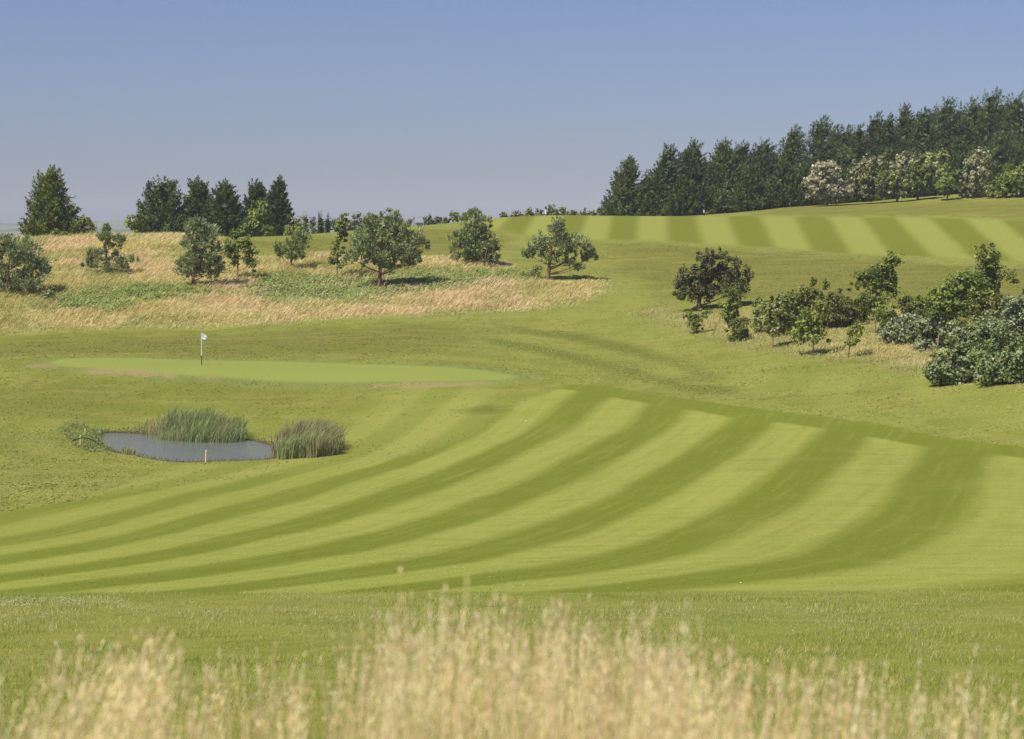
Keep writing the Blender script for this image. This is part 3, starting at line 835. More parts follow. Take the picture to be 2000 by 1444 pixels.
# hedge on the skyline
for px, tp, hw, cl, nm in ((838,424,9,HEDGE,'dark hedge shrub on the skyline beside the pale shelter'),(854,421,10,HEDGE,'dark hedge shrub on the skyline, second right of the pale shelter'),(870,424,8,HEDGE,'low hedge shrub on the skyline left of the dense dark pine'),(886,413,10,PINE_G,'round green bush on the skyline behind the dense dark pine'),
        (985,416,9,HEDGE,'purplish hedge shrub on the skyline right of the dense dark pine'),(1004,417,10,HEDGE,'low purplish hedge shrub on the skyline before the yellow-green one'),(1019,414,8,BROAD + HEDGE,'small green hedge shrub on the skyline left of the yellow-green one'),(1036,408,10,BRIGHT,'yellow-green hedge shrub on the skyline'),
        (1054,412,8,HEDGE,'brownish hedge shrub on the skyline left of the white post'),(1076,402,9,DARK,'round dark bush on the skyline beside the white post'),(1096,406,13,HEDGE + BRIGHT,'reddish hedge shrub on the skyline right of the round dark bush'),(1117,410,12,HEDGE + BROAD,'olive hedge shrub on the skyline, second right of the round dark bush'),
        (1138,411,11,HEDGE,'dull hedge shrub on the skyline midway to the wood'),(1156,412,10,HEDGE + BROAD,'low hedge shrub on the skyline near the wood'),(1174,405,8,DARK,'small dark conifer-like bush on the skyline touching the wood')):
    lobed_tree('hedge_shrub', nm, 'shrub', (px, 440), [(px, tp + 6, hw * .75, 6), (px - hw * .3, tp + 12, hw, 7), (px + hw * .4, tp + 17, hw, 8)], cl, 'leaf', BARK_M, 1.4, .85, d=262, leaf=.24, puff=.34, per=26, group='hedge along the skyline')

# the wood on the right hill
ORD = ['first','second','third','fourth','fifth','sixth','seventh','eighth','ninth','tenth','eleventh','twelfth','thirteenth','fourteenth','fifteenth','sixteenth','seventeenth','eighteenth','nineteenth','twentieth']
WOOD = [(1220,307,44,268),(1296,284,52,270),(1345,276,52,272),(1402,273,54,272),(1440,278,50,278),(1482,276,52,276),(1540,247,52,286),(1596,228,54,284),(1645,248,44,292),(1668,245,44,290),(1700,222,46,296),(1724,224,44,292),(1756,205,48,298),(1794,211,48,294),(1838,195,52,298),(1888,193,52,300),(1926,173,56,298),(1975,182,56,292),(2030,178,58,294),(2085,165,58,296)]
for k_, (px, tp, hw, dd) in enumerate(WOOD):
    conifer('wood_conifer', ('dark conifer cut off by the right edge, at the top of the wood' if k_ == 18 else 'dark conifer standing just outside the right edge of the photo' if k_ == 19 else 'dark conifer in the right-hand wood, its top the %s on the skyline from the left' % ORD[k_]), px, dd, tp, hw, DARK2 if k_ % 3 else DARK, 'conifers of the right-hand wood', wind=.5, n_plume=175, leaders=1 + k_ % 2, full=.84 - .08 * (k_ % 3))
for px, tp, dd, nm in ((1776,222,306,'conifer deep in the wood between its thirteenth and fourteenth tops'),(1816,208,306,'conifer deep in the wood between its fourteenth and fifteenth tops'),(1864,204,308,'conifer deep in the wood between its fifteenth and sixteenth tops'),(1908,192,306,'conifer deep in the wood between its sixteenth and seventeenth tops'),(1952,190,304,'conifer deep in the wood between its seventeenth and eighteenth tops'),(1622,246,296,'conifer deep in the wood between its eighth and ninth tops')):
    conifer('wood_conifer', nm, px, dd, tp, 50, DARK2, 'conifers of the right-hand wood', wind=.45, n_plume=130, leaders=2, full=.62)
FRONT = [(1462,322,34,266,'lower conifer at the front of the wood below its fifth top'),(1525,312,36,270,'lower lighter conifer at the front of the wood below its seventh top'),(1566,318,34,270,'lower conifer at the front of the wood left of the cream tree'),(1655,300,38,278,'lower conifer of the wood rising between the first two cream trees'),
         (1735,285,42,280,'lower conifer of the wood behind the second cream tree'),(1800,275,44,282,'lower conifer of the wood behind the olive trees'),(1868,268,44,282,'lower conifer of the wood between the yellow-green and last cream tree'),(1952,262,46,280,'lower conifer of the wood above the bright bush at the right edge'),(1330,345,30,262,'lower light conifer at the front of the wood below its second top'),(1258,346,34,272,'conifer filling the wood between its first and second tops'),(1374,322,40,276,'conifer filling the wood between its third and fourth tops'),(1420,318,40,280,'conifer filling the wood between its fourth and fifth tops'),(1510,304,40,282,'conifer filling the wood between its sixth and seventh tops'),(1268,375,18,260,'small pale conifer at the foot of the wood beside the leftmost one')]
for px, tp, hw, dd, nm in FRONT:
    conifer('wood_conifer', nm, px, dd, tp, hw, DARK, 'conifers of the right-hand wood', wind=.3, n_plume=130, leaders=2, full=.74)
# whitebeams and other trees along the front of the wood
lobed_tree('whitebeam_tree', 'palest cream-leaved tree in front of the wood, leftmost of its row', 'tree', (1620,395), [(1606,348,26,28),(1632,362,25,22),(1590,366,15,16),(1616,328,20,12),(1650,370,14,14),(1612,376,30,12)], CREAM, 'leaf', BARK_M, 3, 1.0, leaf=.34, puff=.5, per=30, group='trees along the front of the wood')
lobed_tree('whitebeam_tree', 'dark green tree with cream top leaves, second in the row before the wood', 'tree', (1700,391), [(1704,352,28,24),(1706,372,30,15),(1682,366,16,16)], DARK + OLIVE, 'leaf', BARK_M, 3, 1.0, leaf=.32, puff=.48, per=30, tips=((.52, .48, .33), .08), group='trees along the front of the wood')
lobed_tree('whitebeam_tree', 'cream-topped tree just behind the second tree before the wood', 'tree', (1692,388), [(1690,326,20,14),(1674,342,12,18),(1712,318,14,12)], CREAM_MIX, 'leaf', BARK_M, 3, 1.0, d=272, leaf=.32, puff=.46, per=30, group='trees along the front of the wood')
lobed_tree('small_tree', 'olive tree with paler leaves, left of a pair before the wood', 'tree', (1752,393), [(1752,356,25,24),(1770,366,14,14),(1738,362,12,14)], OLIVE + BROAD, 'leaf', BARK_M, 3, 1.0, leaf=.3, puff=.46, per=30, tips=((.40, .38, .20), .16), group='trees along the front of the wood')
lobed_tree('whitebeam_tree', 'greyish cream tree behind the olive pair before the wood', 'tree', (1766,388), [(1766,326,22,17),(1780,312,12,12),(1750,334,12,12)], CREAM_MIX, 'leaf', BARK_M, 3, 1.0, d=276, leaf=.32, puff=.46, per=30, group='trees along the front of the wood')
lobed_tree('small_tree', 'dull green tree, right of the olive pair before the wood', 'tree', (1792,388), [(1796,350,26,28),(1800,325,18,14),(1782,366,14,12)], OLIVE + BROAD, 'leaf', BARK_M, 3, 1.0, leaf=.3, puff=.46, per=30, group='trees along the front of the wood')
lobed_tree('small_tree', 'yellow-green tree behind the row before the wood', 'tree', (1832,388), [(1830,326,22,22),(1842,306,12,12),(1818,312,10,12),(1836,350,20,16)], [(.42, .43, .16), (.32, .35, .11), (.24, .29, .08)], 'leaf', BARK_M, 3, 1.0, d=276, leaf=.32, puff=.46, per=30, group='trees along the front of the wood')
lobed_tree('small_tree', 'small round green tree on a bare trunk before the wood', 'tree', (1850,392), [(1852,354,26,17),(1845,366,18,9)], BROAD, 'leaf', BARK_M, 2.2, 1.0, leaf=.28, puff=.42, per=30, group='trees along the front of the wood')
lobed_tree('whitebeam_tree', 'leaning cream and olive tree, last in the row before the wood', 'tree', (1886,387), [(1898,345,30,22),(1906,315,20,17),(1922,358,18,20),(1895,368,22,13),(1912,300,14,10)], CREAM_MIX, 'leaf', BARK_M, 3, 1.0, leaf=.32, puff=.46, per=30, group='trees along the front of the wood')
lobed_tree('shrub', 'bright green bush at the right edge below the wood', 'shrub', (1985,384), [(1985,344,30,22),(1962,362,22,16),(1995,365,26,16),(2010,340,26,22)], BRIGHT + BROAD, 'leaf', BARK_M, 3, 1.0, leaf=.32, puff=.46, per=30)
lobed_tree('shrub', 'weedy dry bush at the foot of the wood near the right edge', 'shrub', (1950,386), [(1948,374,24,9),(1972,374,14,8)], BRIGHT + [(.25, .22, .09)], 'leaf', BARK_M, 1.6, .8, leaf=.24, puff=.36, per=24)

# copse on the slope at the right
R_ = 'bushes in the hollow at the right'
lobed_tree('hawthorn_tree', 'dark round-crowned hawthorn with short trunk above the hollow', 'tree', (1363,608), [(1400,520,42,27),(1360,545,42,27),(1432,545,32,25),(1392,560,50,22),(1340,570,24,16),(1388,500,30,11),(1440,562,22,14)], [(.120, .132, .038), (.155, .160, .048), (.085, .102, .030), (.18, .16, .065)], 'leaf', BARK_M, 6, 1.25, leaf=.17, puff=.32, per=44)
lobed_tree('bush', 'upright green bush just right of the hawthorn shade', 'bush', (1427,634), [(1428,583,22,20),(1426,604,14,16),(1436,572,12,8)], BROAD, 'leaf', PALE_BARK_M, 2, 1.0, leaf=.16, puff=.26, group=R_, stems=3)
lobed_tree('bush', 'leggy small bush with pale stems in front of the hawthorn', 'bush', (1358,652), [(1345,617,14,9),(1375,614,15,9),(1355,628,8,6)], BROAD, 'leaf', PALE_BARK_M, 1.6, .8, leaf=.14, puff=.22, group=R_, stems=4)
lobed_tree('bush', 'compact dark rounded bush low on the dry grass', 'bush', (1442,666), [(1442,646,20,17),(1450,626,10,7),(1435,634,10,8)], OLIVE + BROAD, 'leaf', BARK_M, 1.6, 1.1, leaf=.14, puff=.24, group=R_)
lobed_tree('bush', 'slender bluish bush left of the pale-leaved sapling', 'bush', (1480,650), [(1485,598,12,16),(1480,624,10,16)], PINE_G, 'leaf', BARK_M, 1.6, 1.0, leaf=.15, puff=.24, group=R_)
lobed_tree('sapling', 'young tree with large pale-tipped leaves and a bare stem', 'tree', (1508,680), [(1512,606,22,22),(1522,630,20,14),(1532,592,18,12),(1515,645,9,7)], OLIVE + BROAD, 'leaf', PALE_BARK_M, 1.8, .9, leaf=.22, puff=.26, tips=((.45, .46, .25), .14), group=R_)
lobed_tree('bush', 'broad mixed green bush behind the young trees of the hollow', 'bush', (1562,642), [(1558,574,28,13),(1574,602,24,20),(1545,600,20,16),(1592,580,16,12)], OLIVE + BROAD, 'leaf', BARK_M, 2.2, 1.0, leaf=.17, puff=.3, group=R_, stems=3)
lobed_tree('sapling', 'thin sapling with two bare shoots above the broad bush', 'tree', (1598,640), [(1589,553,4,8),(1611,556,5,7),(1600,580,8,10),(1598,600,10,12)], BROAD, 'leaf', BARK_M, 1.5, .8, leaf=.16, puff=.2, group=R_)
lobed_tree('sapling', 'yellow-green young beech with wide low skirt of leaves', 'tree', (1588,692), [(1590,620,22,24),(1588,651,34,14),(1602,600,15,13),(1570,640,16,12)], BRIGHT + BROAD, 'leaf', PALE_BARK_M, 2, .95, leaf=.19, puff=.28, group=R_)
lobed_tree('bush', 'darkest spreading bush left of the tall leaning tree', 'bush', (1640,640), [(1640,598,28,26),(1652,618,32,14),(1630,578,14,12),(1622,618,18,12)], OLIVE, 'leaf', BARK_M, 2.2, 1.1, leaf=.17, puff=.3, group=R_, stems=2)
lobed_tree('sapling', 'small wind-bent yellow sapling alone on the dry grass', 'tree', (1657,698), [(1670,648,11,17),(1660,668,14,7),(1675,634,7,8)], BRIGHT, 'leaf', BARK_M, 1.5, .9, leaf=.16, puff=.22)
lobed_tree('broadleaf_tree', 'tall narrow wind-swept tree standing clear in the hollow', 'tree', (1708,654), [(1715,540,32,24),(1737,520,24,20),(1690,546,24,20),(1722,570,26,15),(1712,600,13,28),(1746,560,10,12),(1742,504,9,11)], BROAD, 'leaf', PALE_BARK_M, 2.8, 1.0, leaf=.2, puff=.32)
lobed_tree('bush', 'narrow dark bush between the tall narrow tree and the silvery shrubs', 'bush', (1770,628), [(1768,592,11,16),(1776,608,10,12)], OLIVE, 'leaf', BARK_M, 1.6, 1.0, leaf=.16, puff=.26, group=R_)
lobed_tree('broadleaf_tree', 'tallest tree of the hollow, its peaked crown reaching the upper fairway', 'tree', (1905,668), [(1928,506,22,26),(1942,540,36,28),(1905,560,34,28),(1920,585,46,26),(1935,488,12,12)], BROAD + OLIVE, 'leaf', PALE_BARK_M, 3, 1.15, leaf=.2, puff=.34)
lobed_tree('broadleaf_tree', 'lighter round-topped tree joined to the left of the tallest one', 'tree', (1830,684), [(1880,548,34,26),(1850,576,34,26),(1832,604,30,18),(1868,600,30,20)], BROAD, 'leaf', PALE_BARK_M, 2.6, 1.1, leaf=.2, puff=.34)
for px, py, lb, cl, nm in ((1530,655,[(1530,640,22,12),(1545,628,16,10)],OLIVE,'low dark bush under the pale-tipped young tree'),(1612,640,[(1612,612,20,18),(1600,625,16,10)],BROAD,'green bush behind the yellow-green beech'),
        (1675,630,[(1680,600,20,18),(1690,585,16,12)],OLIVE + BROAD,'bush filling the gap left of the tall leaning trunk'),(1740,640,[(1738,622,16,12)],BROAD,'low bush right of the foot of the tall narrow tree'),
        (1795,625,[(1798,600,24,16),(1815,588,18,14)],BROAD,'green bush behind the silvery thicket, left part'),(1860,655,[(1862,622,34,24),(1845,640,22,14)],OLIVE + BROAD,'dark bush beneath the lighter round-topped tree'),
        (1945,655,[(1950,612,36,28),(1935,635,30,18)],BROAD,'green bush beneath the tallest tree of the hollow')):
    lobed_tree('bush', nm, 'bush', (px, py), lb, cl, 'leaf', BARK_M, 1.8, 1.1, leaf=.17, puff=.3, group=R_, stems=3)
S_ = 'silvery shrubs at the right edge'
lobed_tree('silver_shrub', 'silvery shrub at the left end of the silvery thicket', 'shrub', (1748,672), [(1748,648,32,17),(1772,634,22,16)], SILVER, 'leaf', BARK_M, 1.8, 1.15, leaf=.2, puff=.3, group=S_, stems=3)
lobed_tree('silver_shrub', 'silvery shrub under the lighter round-topped tree', 'shrub', (1800,684), [(1796,632,26,20),(1812,664,30,18),(1830,640,24,18)], SILVER, 'leaf', BARK_M, 1.8, 1.1, leaf=.2, puff=.3, group=S_, stems=3)
lobed_tree('silver_shrub', 'big front shrub of the thicket whose base runs into the mown grass', 'shrub', (1868,748), [(1848,714,38,28),(1890,700,46,32),(1880,735,62,12),(1830,732,22,12)], SILVER + BROAD, 'leaf', BARK_M, 2, 1.2, leaf=.2, puff=.32, group=S_, stems=3)
lobed_tree('silver_shrub', 'front shrub of the thicket at the right edge of the photo', 'shrub', (1965,750), [(1955,706,48,34),(1968,735,52,14),(1998,700,34,30)], SILVER + BROAD, 'leaf', BARK_M, 2, 1.2, leaf=.2, puff=.32, group=S_, stems=3)
lobed_tree('silver_shrub', 'dark leafy shrub in the middle of the silvery thicket', 'shrub', (1915,704), [(1910,650,44,28),(1880,665,34,22),(1945,665,40,26)], SILVER + BROAD, 'leaf', BARK_M, 2, 1.1, leaf=.2, puff=.32, group=S_, stems=3)
lobed_tree('silver_shrub', 'grey-leaved shrub high at the right edge above the thicket', 'shrub', (1985,690), [(1985,595,32,26),(1965,630,38,26),(1995,640,36,28)], SILVER, 'leaf', PALE_BARK_M, 2.4, 1.1, leaf=.2, puff=.32, group=S_, stems=2)

# ------------------------------------------------------------------ long grass on the bank and in the hollow
def scatter(poly, n):
    lo, hi = poly.min(0), poly.max(0)
    out = []
    while sum(len(o) for o in out) < n:
        p = lo + (hi - lo) * rng.random((n, 2))
        out.append(p[sdf(poly, p[:, 0], p[:, 1]) > -.15])
    return np.concatenate(out)[:n]
def grass(name, P, h, wd, lean, cols, mat, z=None, quad=True, spread=.25):
    n = len(P)
    z = hz(P[:, 0], P[:, 1]) if z is None else z
    base = np.column_stack([P, z - .03])
    up = np.column_stack([lean[0] + spread * rng.normal(size=n), lean[1] + spread * rng.normal(size=n), np.ones(n)])
    ax = unit(up)
    th = rng.random(n) * np.pi
    side = np.column_stack([np.cos(th), np.sin(th), 0 * th])
    h = np.broadcast_to(h, n)[:, None]; wd = np.broadcast_to(wd, n)[:, None]
    mid = base + ax * h * .6
    tip = base + ax * h + np.column_stack([lean[0] * np.ones(n), lean[1] * np.ones(n), -.12 * np.ones(n)]) * h * .5
    if quad:
        v = np.stack([base, mid + side * wd, tip, mid - side * wd], 1).reshape(-1, 3)
        f = np.arange(4 * n).reshape(n, 4)
    else:
        v = np.stack([base - side * wd, base + side * wd, tip], 1).reshape(-1, 3)
        f = np.arange(3 * n).reshape(n, 3)
    return v, f, cols
def fescue_cols(P):
    n = len(P)
    a = vnoise(P[:, 0], P[:, 1], 7, 21); b = vnoise(P[:, 0], P[:, 1], 3, 22); c = vnoise(P[:, 0], P[:, 1], 16, 23)
    straw, pink, green, gold = np.array([.68, .565, .31]), np.array([.72, .525, .36]), np.array([.34, .36, .10]), np.array([.60, .50, .22])
    w = np.stack([.5 + 0 * a, sstep(.5, .8, a) * 1.1, sstep(.42, .75, b) * 1.0 + sstep(.5, .8, c) * .9, sstep(.5, .8, 1 - a) * .6], -1) * (.3 + rng.random((n, 4)))
    w /= w.sum(1, keepdims=True)
    return (w @ np.stack([straw, pink, green, gold])) * (1 + .16 * rng.normal(size=(n, 1)))
Pb = scatter(BANK, 150000)
wd_ = np.maximum(sdf(WEED_A, Pb[:, 0], Pb[:, 1]), sdf(WEED_B, Pb[:, 0], Pb[:, 1]))
Pb = Pb[(wd_ + 3.2 * (vnoise(Pb[:, 0], Pb[:, 1], 2.6, 36) - .5) < .3) | (rng.random(len(Pb)) < .22)]
tall = .35 + .45 * vnoise(Pb[:, 0], Pb[:, 1], 2.2, 31)
sb = sdf(BANK, Pb[:, 0], Pb[:, 1])
keep = sb - 4.5 * (vnoise(Pb[:, 0], Pb[:, 1], 3.5, 38) - .35) * rng.random(len(Pb)) > 0
Pb, tall, sb = Pb[keep], tall[keep], sb[keep]
edge = sstep(-.2, 3.5, sb)
v, f, c = grass('x', Pb, tall * (.35 + .65 * edge) * (.7 + .6 * rng.random(len(Pb))), .028, (.45, .05), fescue_cols(Pb), DRY_M)
tag(mesh_obj('long_grass', v, f, DRY_M, col=c), 'wind-bent straw and pink fescue covering the bank under the pines', 'long grass', kind='stuff')
Pc = scatter(COPSE, 52000)
edge = sstep(-.2, 2.5, sdf(COPSE, Pc[:, 0], Pc[:, 1]))
cc = fescue_cols(Pc)
cc = cc * .8 + .2 * np.array([.17, .19, .055])
v, f, c = grass('x', Pc, (.14 + .3 * vnoise(Pc[:, 0], Pc[:, 1], 1.8, 33)) * (.4 + .6 * edge), .022, (.3, .05), cc, DRY_M)
tag(mesh_obj('long_grass', v, f, DRY_M, col=c), 'short dry grass around the bushes in the right-hand hollow', 'long grass', kind='stuff')
# leafy weeds and their white flowers
Pw = np.concatenate([scatter(WEED_A, 22000), scatter(WEED_B, 9000)])
Pw = Pw + rng.normal(size=Pw.shape) * .9
Pw = Pw[vnoise(Pw[:, 0], Pw[:, 1], 2.2, 37) + .25 * rng.random(len(Pw)) > .42]
zw = hz(Pw[:, 0], Pw[:, 1])
hgt_ = .45 * vnoise(Pw[:, 0], Pw[:, 1], 1.3, 41) * rng.random(len(Pw)) ** .4
nr = unit(np.column_stack([-.2 + .5 * rng.normal(size=len(Pw)), -.3 + .5 * rng.normal(size=len(Pw)), np.ones(len(Pw))]))
L = .12 + .14 * rng.random(len(Pw))
v, f = leaf_quads(np.column_stack([Pw, zw + .05 + hgt_]), unit(np.cross(nr, rng.normal(size=nr.shape))), L, L * .65, nr)
tag(mesh_obj('weeds', v, f, LEAF_M, col=palette(len(Pw), [(.21, .28, .055), (.26, .32, .075), (.15, .21, .045), (.30, .32, .09)])), 'green leafy weed patch on the bank beneath the pines', 'weeds', kind='stuff')
Pf = scatter(outline([(480,575),(600,560),(720,560),(720,588),(600,600),(500,596)]), 260)
zf = hz(Pf[:, 0], Pf[:, 1])
v, f = leaf_quads(np.column_stack([Pf, zf + .35 + .25 * rng.random(len(Pf))]), unit(rng.normal(size=(len(Pf), 3))), .075, .075, unit(np.column_stack([.3 * rng.normal(size=(len(Pf), 2)) + [0, -.8], np.ones(len(Pf))])))
tag(mesh_obj('white_flowers', v, f, PETAL_M), 'scattered white flowers among the weeds left of the largest pine', 'flowers', kind='stuff')

# ------------------------------------------------------------------ pond margin
def reed_bed(label, poly_px, n, h, front=True, brown=.12, plane=True):
    P = scatter(outline(poly_px, z=WATER if plane else None), n)
    z = np.minimum(hz(P[:, 0], P[:, 1]), WATER + .3)
    s_ = .68 + .55 * vnoise(P[:, 0], P[:, 1], 1.2, 51)
    poly_ = outline(poly_px, z=WATER if plane else None)
    hh = h * s_ * (.68 + .42 * rng.random(n)) * (.80 + .20 * sstep(-.1, .7, sdf(poly_, P[:, 0], P[:, 1])))
    cols = palette(n, [(.27, .34, .16), (.21, .28, .10), (.33, .38, .19), (.29, .33, .09)], .18)
    br = (rng.random(n) < brown * 1.6 * vnoise(P[:, 0], P[:, 1], 1.0, 53) * 2)
    cols[br] = palette(br.sum(), [(.42, .32, .20), (.36, .28, .14)], .15)
    segs = 4
    az = rng.random(n) * 6.28
    lean = np.column_stack([.10 + .12 * rng.normal(size=n), .12 * rng.normal(size=n)])
    th = rng.random(n) * np.pi
    side = np.column_stack([np.cos(th), np.sin(th), 0 * th])
    rows = []
    for k_ in range(segs):
        t = k_ / segs
        c_ = np.column_stack([P[:, 0] + lean[:, 0] * hh * t ** 1.9 * 1.1, P[:, 1] + lean[:, 1] * hh * t ** 1.9, z - .1 + hh * (t - .08 * t ** 3)])
        w_ = .022 * (1 - .55 * t)
        rows += [c_ - side * w_, c_ + side * w_]
    t = 1.0
    rows.append(np.column_stack([P[:, 0] + lean[:, 0] * hh * 1.25 + .08 * hh, P[:, 1] + lean[:, 1] * hh, z - .1 + hh * .93]))
    V = np.stack(rows, 1)
    m = 2 * segs + 1
    off = np.arange(n)[:, None] * m
    q = np.concatenate([off + np.array([[2 * k_, 2 * k_ + 1, 2 * k_ + 3, 2 * k_ + 2]]) for k_ in range(segs - 1)])
    tr = off + np.array([[2 * segs - 2, 2 * segs - 1, 2 * segs]])
    o = mesh_obj('reeds', V.reshape(-1, 3), [q, tr], BLADE_M, col=np.concatenate([np.tile(cols, (segs - 1, 1)), cols]))
    return tag(o, label, 'reeds', kind='stuff')
reed_bed('wide bed of tall blue-green reeds at the back of the pond', [(302,852),(340,848),(470,852),(478,862),(440,866),(360,864),(310,860)], 2600, 1.85)
reed_bed('thin scatter of reeds at the left end of the wide reed bed', [(272,846),(300,846),(312,858),(290,856)], 150, 1.2, brown=.3)
reed_bed('dense clump of reeds with brown stems at the right end of the pond', [(534,884),(548,868),(600,862),(655,864),(668,876),(660,886),(600,895),(555,897)], 3200, 1.75, brown=.22, plane=False)
reed_bed('small tuft of reeds standing in the shallow left part of the pond', [(240,884),(262,880),(270,886),(258,889),(245,888)], 110, .85, brown=.3)
# rank weeds round the shore
SHORE = outline([(118,842),(140,828),(190,836),(275,840),(285,849),(200,846),(192,860),(205,878),(180,884),(150,872),(130,852)])
Ps = scatter(SHORE, 5200)
Ps = Ps[(sdf(POND, Ps[:, 0], Ps[:, 1]) < .15) & (vnoise(Ps[:, 0], Ps[:, 1], .8, 62) > .35)]
zs = np.maximum(hz(Ps[:, 0], Ps[:, 1]), WATER)
hs = (.42 * vnoise(Ps[:, 0], Ps[:, 1], .9, 61) ** 1.5 + .05) * rng.random(len(Ps))
L = .07 + .09 * rng.random(len(Ps))
v, f = leaf_quads(np.column_stack([Ps, zs + .04 + hs]), unit(rng.normal(size=(len(Ps), 3)) * .7 + [.3, 0, .7]), L, L * .4)
c = palette(len(Ps), [(.24, .31, .09), (.30, .34, .10), (.18, .24, .08), (.34, .31, .13)])
Pg = scatter(SHORE, 2600)
Pg = Pg[sdf(POND, Pg[:, 0], Pg[:, 1]) < .1]
v2, f2, c2 = grass('x', Pg, (.12 + .36 * vnoise(Pg[:, 0], Pg[:, 1], .9, 63) ** 2) * (.5 + .7 * rng.random(len(Pg))), .012, (.3, 0), palette(len(Pg), [(.26, .32, .10), (.33, .34, .13), (.20, .27, .09)]), LEAF_M, spread=.4)
tag(mesh_obj('weeds', np.concatenate([v, v2]), np.concatenate([f, f2 + len(v)]), LEAF_M, col=np.concatenate([c, c2])), 'rank green weeds around the left end of the pond', 'weeds', kind='stuff')
# dry fringe along the front shore
n_ = len(POND)
idx = rng.integers(0, n_, 2600)
tt = rng.random(2600)[:, None]
Pe = POND[idx] * (1 - tt) + POND[(idx + 1) % n_] * tt + rng.normal(size=(2600, 2)) * .16
Pe = Pe + unit(Pe - POND.mean(0)) * .12
v, f, c = grass('x', Pe, .08 + .24 * rng.random(len(Pe)) ** 2, .012, (.2, 0), palette(len(Pe), [(.30, .26, .11), (.20, .21, .06), (.26, .25, .08)]), DRY_M)
tag(mesh_obj('shore_grass', v, f, DRY_M, col=c), 'thin fringe of pale grass round the pond edge', 'grass', kind='stuff')

def lathe(prof, sides=10):
    P = np.array([[0, 0, z] for r, z in prof]); Rr = np.array([r for r, z in prof])
    th = np.linspace(0, 2 * np.pi, sides, endpoint=False)
    V = np.concatenate([np.column_stack([r * np.cos(th), r * np.sin(th), np.full(sides, z)]) for r, z in prof])
    k_ = len(prof)
    i, j = np.meshgrid(np.arange(k_ - 1), np.arange(sides), indexing='ij')
    j2 = (j + 1) % sides
    Fq = np.stack([i * sides + j, i * sides + j2, (i + 1) * sides + j2, (i + 1) * sides + j], -1).reshape(-1, 4)
    return V, Fq
def stake(px, py_base, py_top, label, lean):
    b = hit(px, py_base)
    s = b[1] / F_PX
    h = (py_base - py_top) * s
    root = empty('hazard_stake', b)
    V, Q = lathe([(0.0, -.15), (.045, -.15), (.045, h * .92), (.043, h * .97), (.02, h), (0.0, h)], 8)
    o = mesh_obj('post', V, Q, YELLOW_M, root)
    V, Q = lathe([(0.0, -.04), (.085, -.04), (.08, .015), (.047, .03)], 8)
    mesh_obj('ground_collar', V, Q, bark_material('soil', (.06, .045, .03), (.11, .085, .05)), root)
    o.rotation_euler = (0, lean, 0)
    tag(root, label, 'stake', 'yellow stakes round the pond')
stake(157, 872, 850, 'yellow stake at the left pond end beside the black hose', .03)
stake(167, 855, 838, 'yellow stake rising behind the weeds at the left pond end', -.02)
stake(318, 842, 811, 'yellow stake half hidden behind the wide reed bed', .05)
stake(402, 905, 879, 'yellow stake on the front shore of the pond', .04)
# hose
hp = [(140,862),(150,858),(160,855.5),(172,856),(184,861),(193,868),(198,873)]
P = []
for k_, (a, b_) in enumerate(hp):
    q_ = hit(168 + (a - 168), 874)
    P.append(at(a, b_, q_[1]))
v, f = tubes([(np.array(P), np.full(len(P), .026))], 8)
tag(mesh_obj('drain_hose', v, f, HOSE_M, smooth=True), 'black hose arching through the weeds into the pond', 'hose')

# ------------------------------------------------------------------ flag on the green
fb = hit(394, 713)
fs = fb[1] / F_PX
FH = 63 * fs
root = empty('flagstick', fb)
V, Q = lathe([(0, -.05), (.028, -.05), (.028, FH * .29)], 10)
mesh_obj('lower_pole', V, Q, BLACK_M, root)
V, Q = lathe([(0, FH * .29 - .002), (.030, FH * .29), (.026, FH * .6), (.022, FH), (.0, FH + .01)], 10)
mesh_obj('upper_pole', V, Q, WHITE_M, root)
nu, nv_ = 14, 8
u, w = np.meshgrid(np.linspace(0, 1, nu), np.linspace(0, 1, nv_))
fx = .02 + .43 * u - .05 * u * w
fy = .05 * np.sin(u * 6.5 + w * 1.2) * u
fz = FH - .02 - .40 * w * (1 - .32 * u) - .30 * u ** 1.4 * (1 - .25 * w)
fv = np.stack([fx, fy, fz], -1).reshape(-1, 3)
i, j = np.meshgrid(np.arange(nv_ - 1), np.arange(nu - 1), indexing='ij')
fq = np.stack([i * nu + j, i * nu + j + 1, (i + 1) * nu + j + 1, (i + 1) * nu + j], -1).reshape(-1, 4)
fl = mesh_obj('flag', fv, fq, CLOTH_M, root, smooth=True)
def flag_pt(u_, w_, off=-.006):
    return (.02 + .43 * u_ - .05 * u_ * w_, .05 * math.sin(u_ * 6.5 + w_ * 1.2) * u_ + off, FH - .02 - .40 * w_ * (1 - .32 * u_) - .30 * u_ ** 1.4 * (1 - .25 * w_))
ev, ef = [], []
for (u0, w0, u1, w1, th_) in ((.10, .22, .62, .30, .13), (.12, .55, .70, .58, .12)):
    for k_ in range(8):
        a = k_ / 7
        uu, ww = u0 + (u1 - u0) * a, w0 + (w1 - w0) * a
        ev += [flag_pt(uu, ww - th_ * .5), flag_pt(uu, ww + th_ * .5)]
    o_ = len(ev) - 16
    ef += [(o_ + 2 * k_, o_ + 2 * k_ + 1, o_ + 2 * k_ + 3, o_ + 2 * k_ + 2) for k_ in range(7)]
mesh_obj('printed_marks', ev, np.array(ef), BLUE_M, fl)
V, Q = lathe([(.0, .004), (.054, .004), (.058, .008), (.058, .0)], 16)
mesh_obj('hole_rim', V, Q, BLACK_M, root)
tag(root, 'white flag with blue print on a white and black flagstick', 'flag')

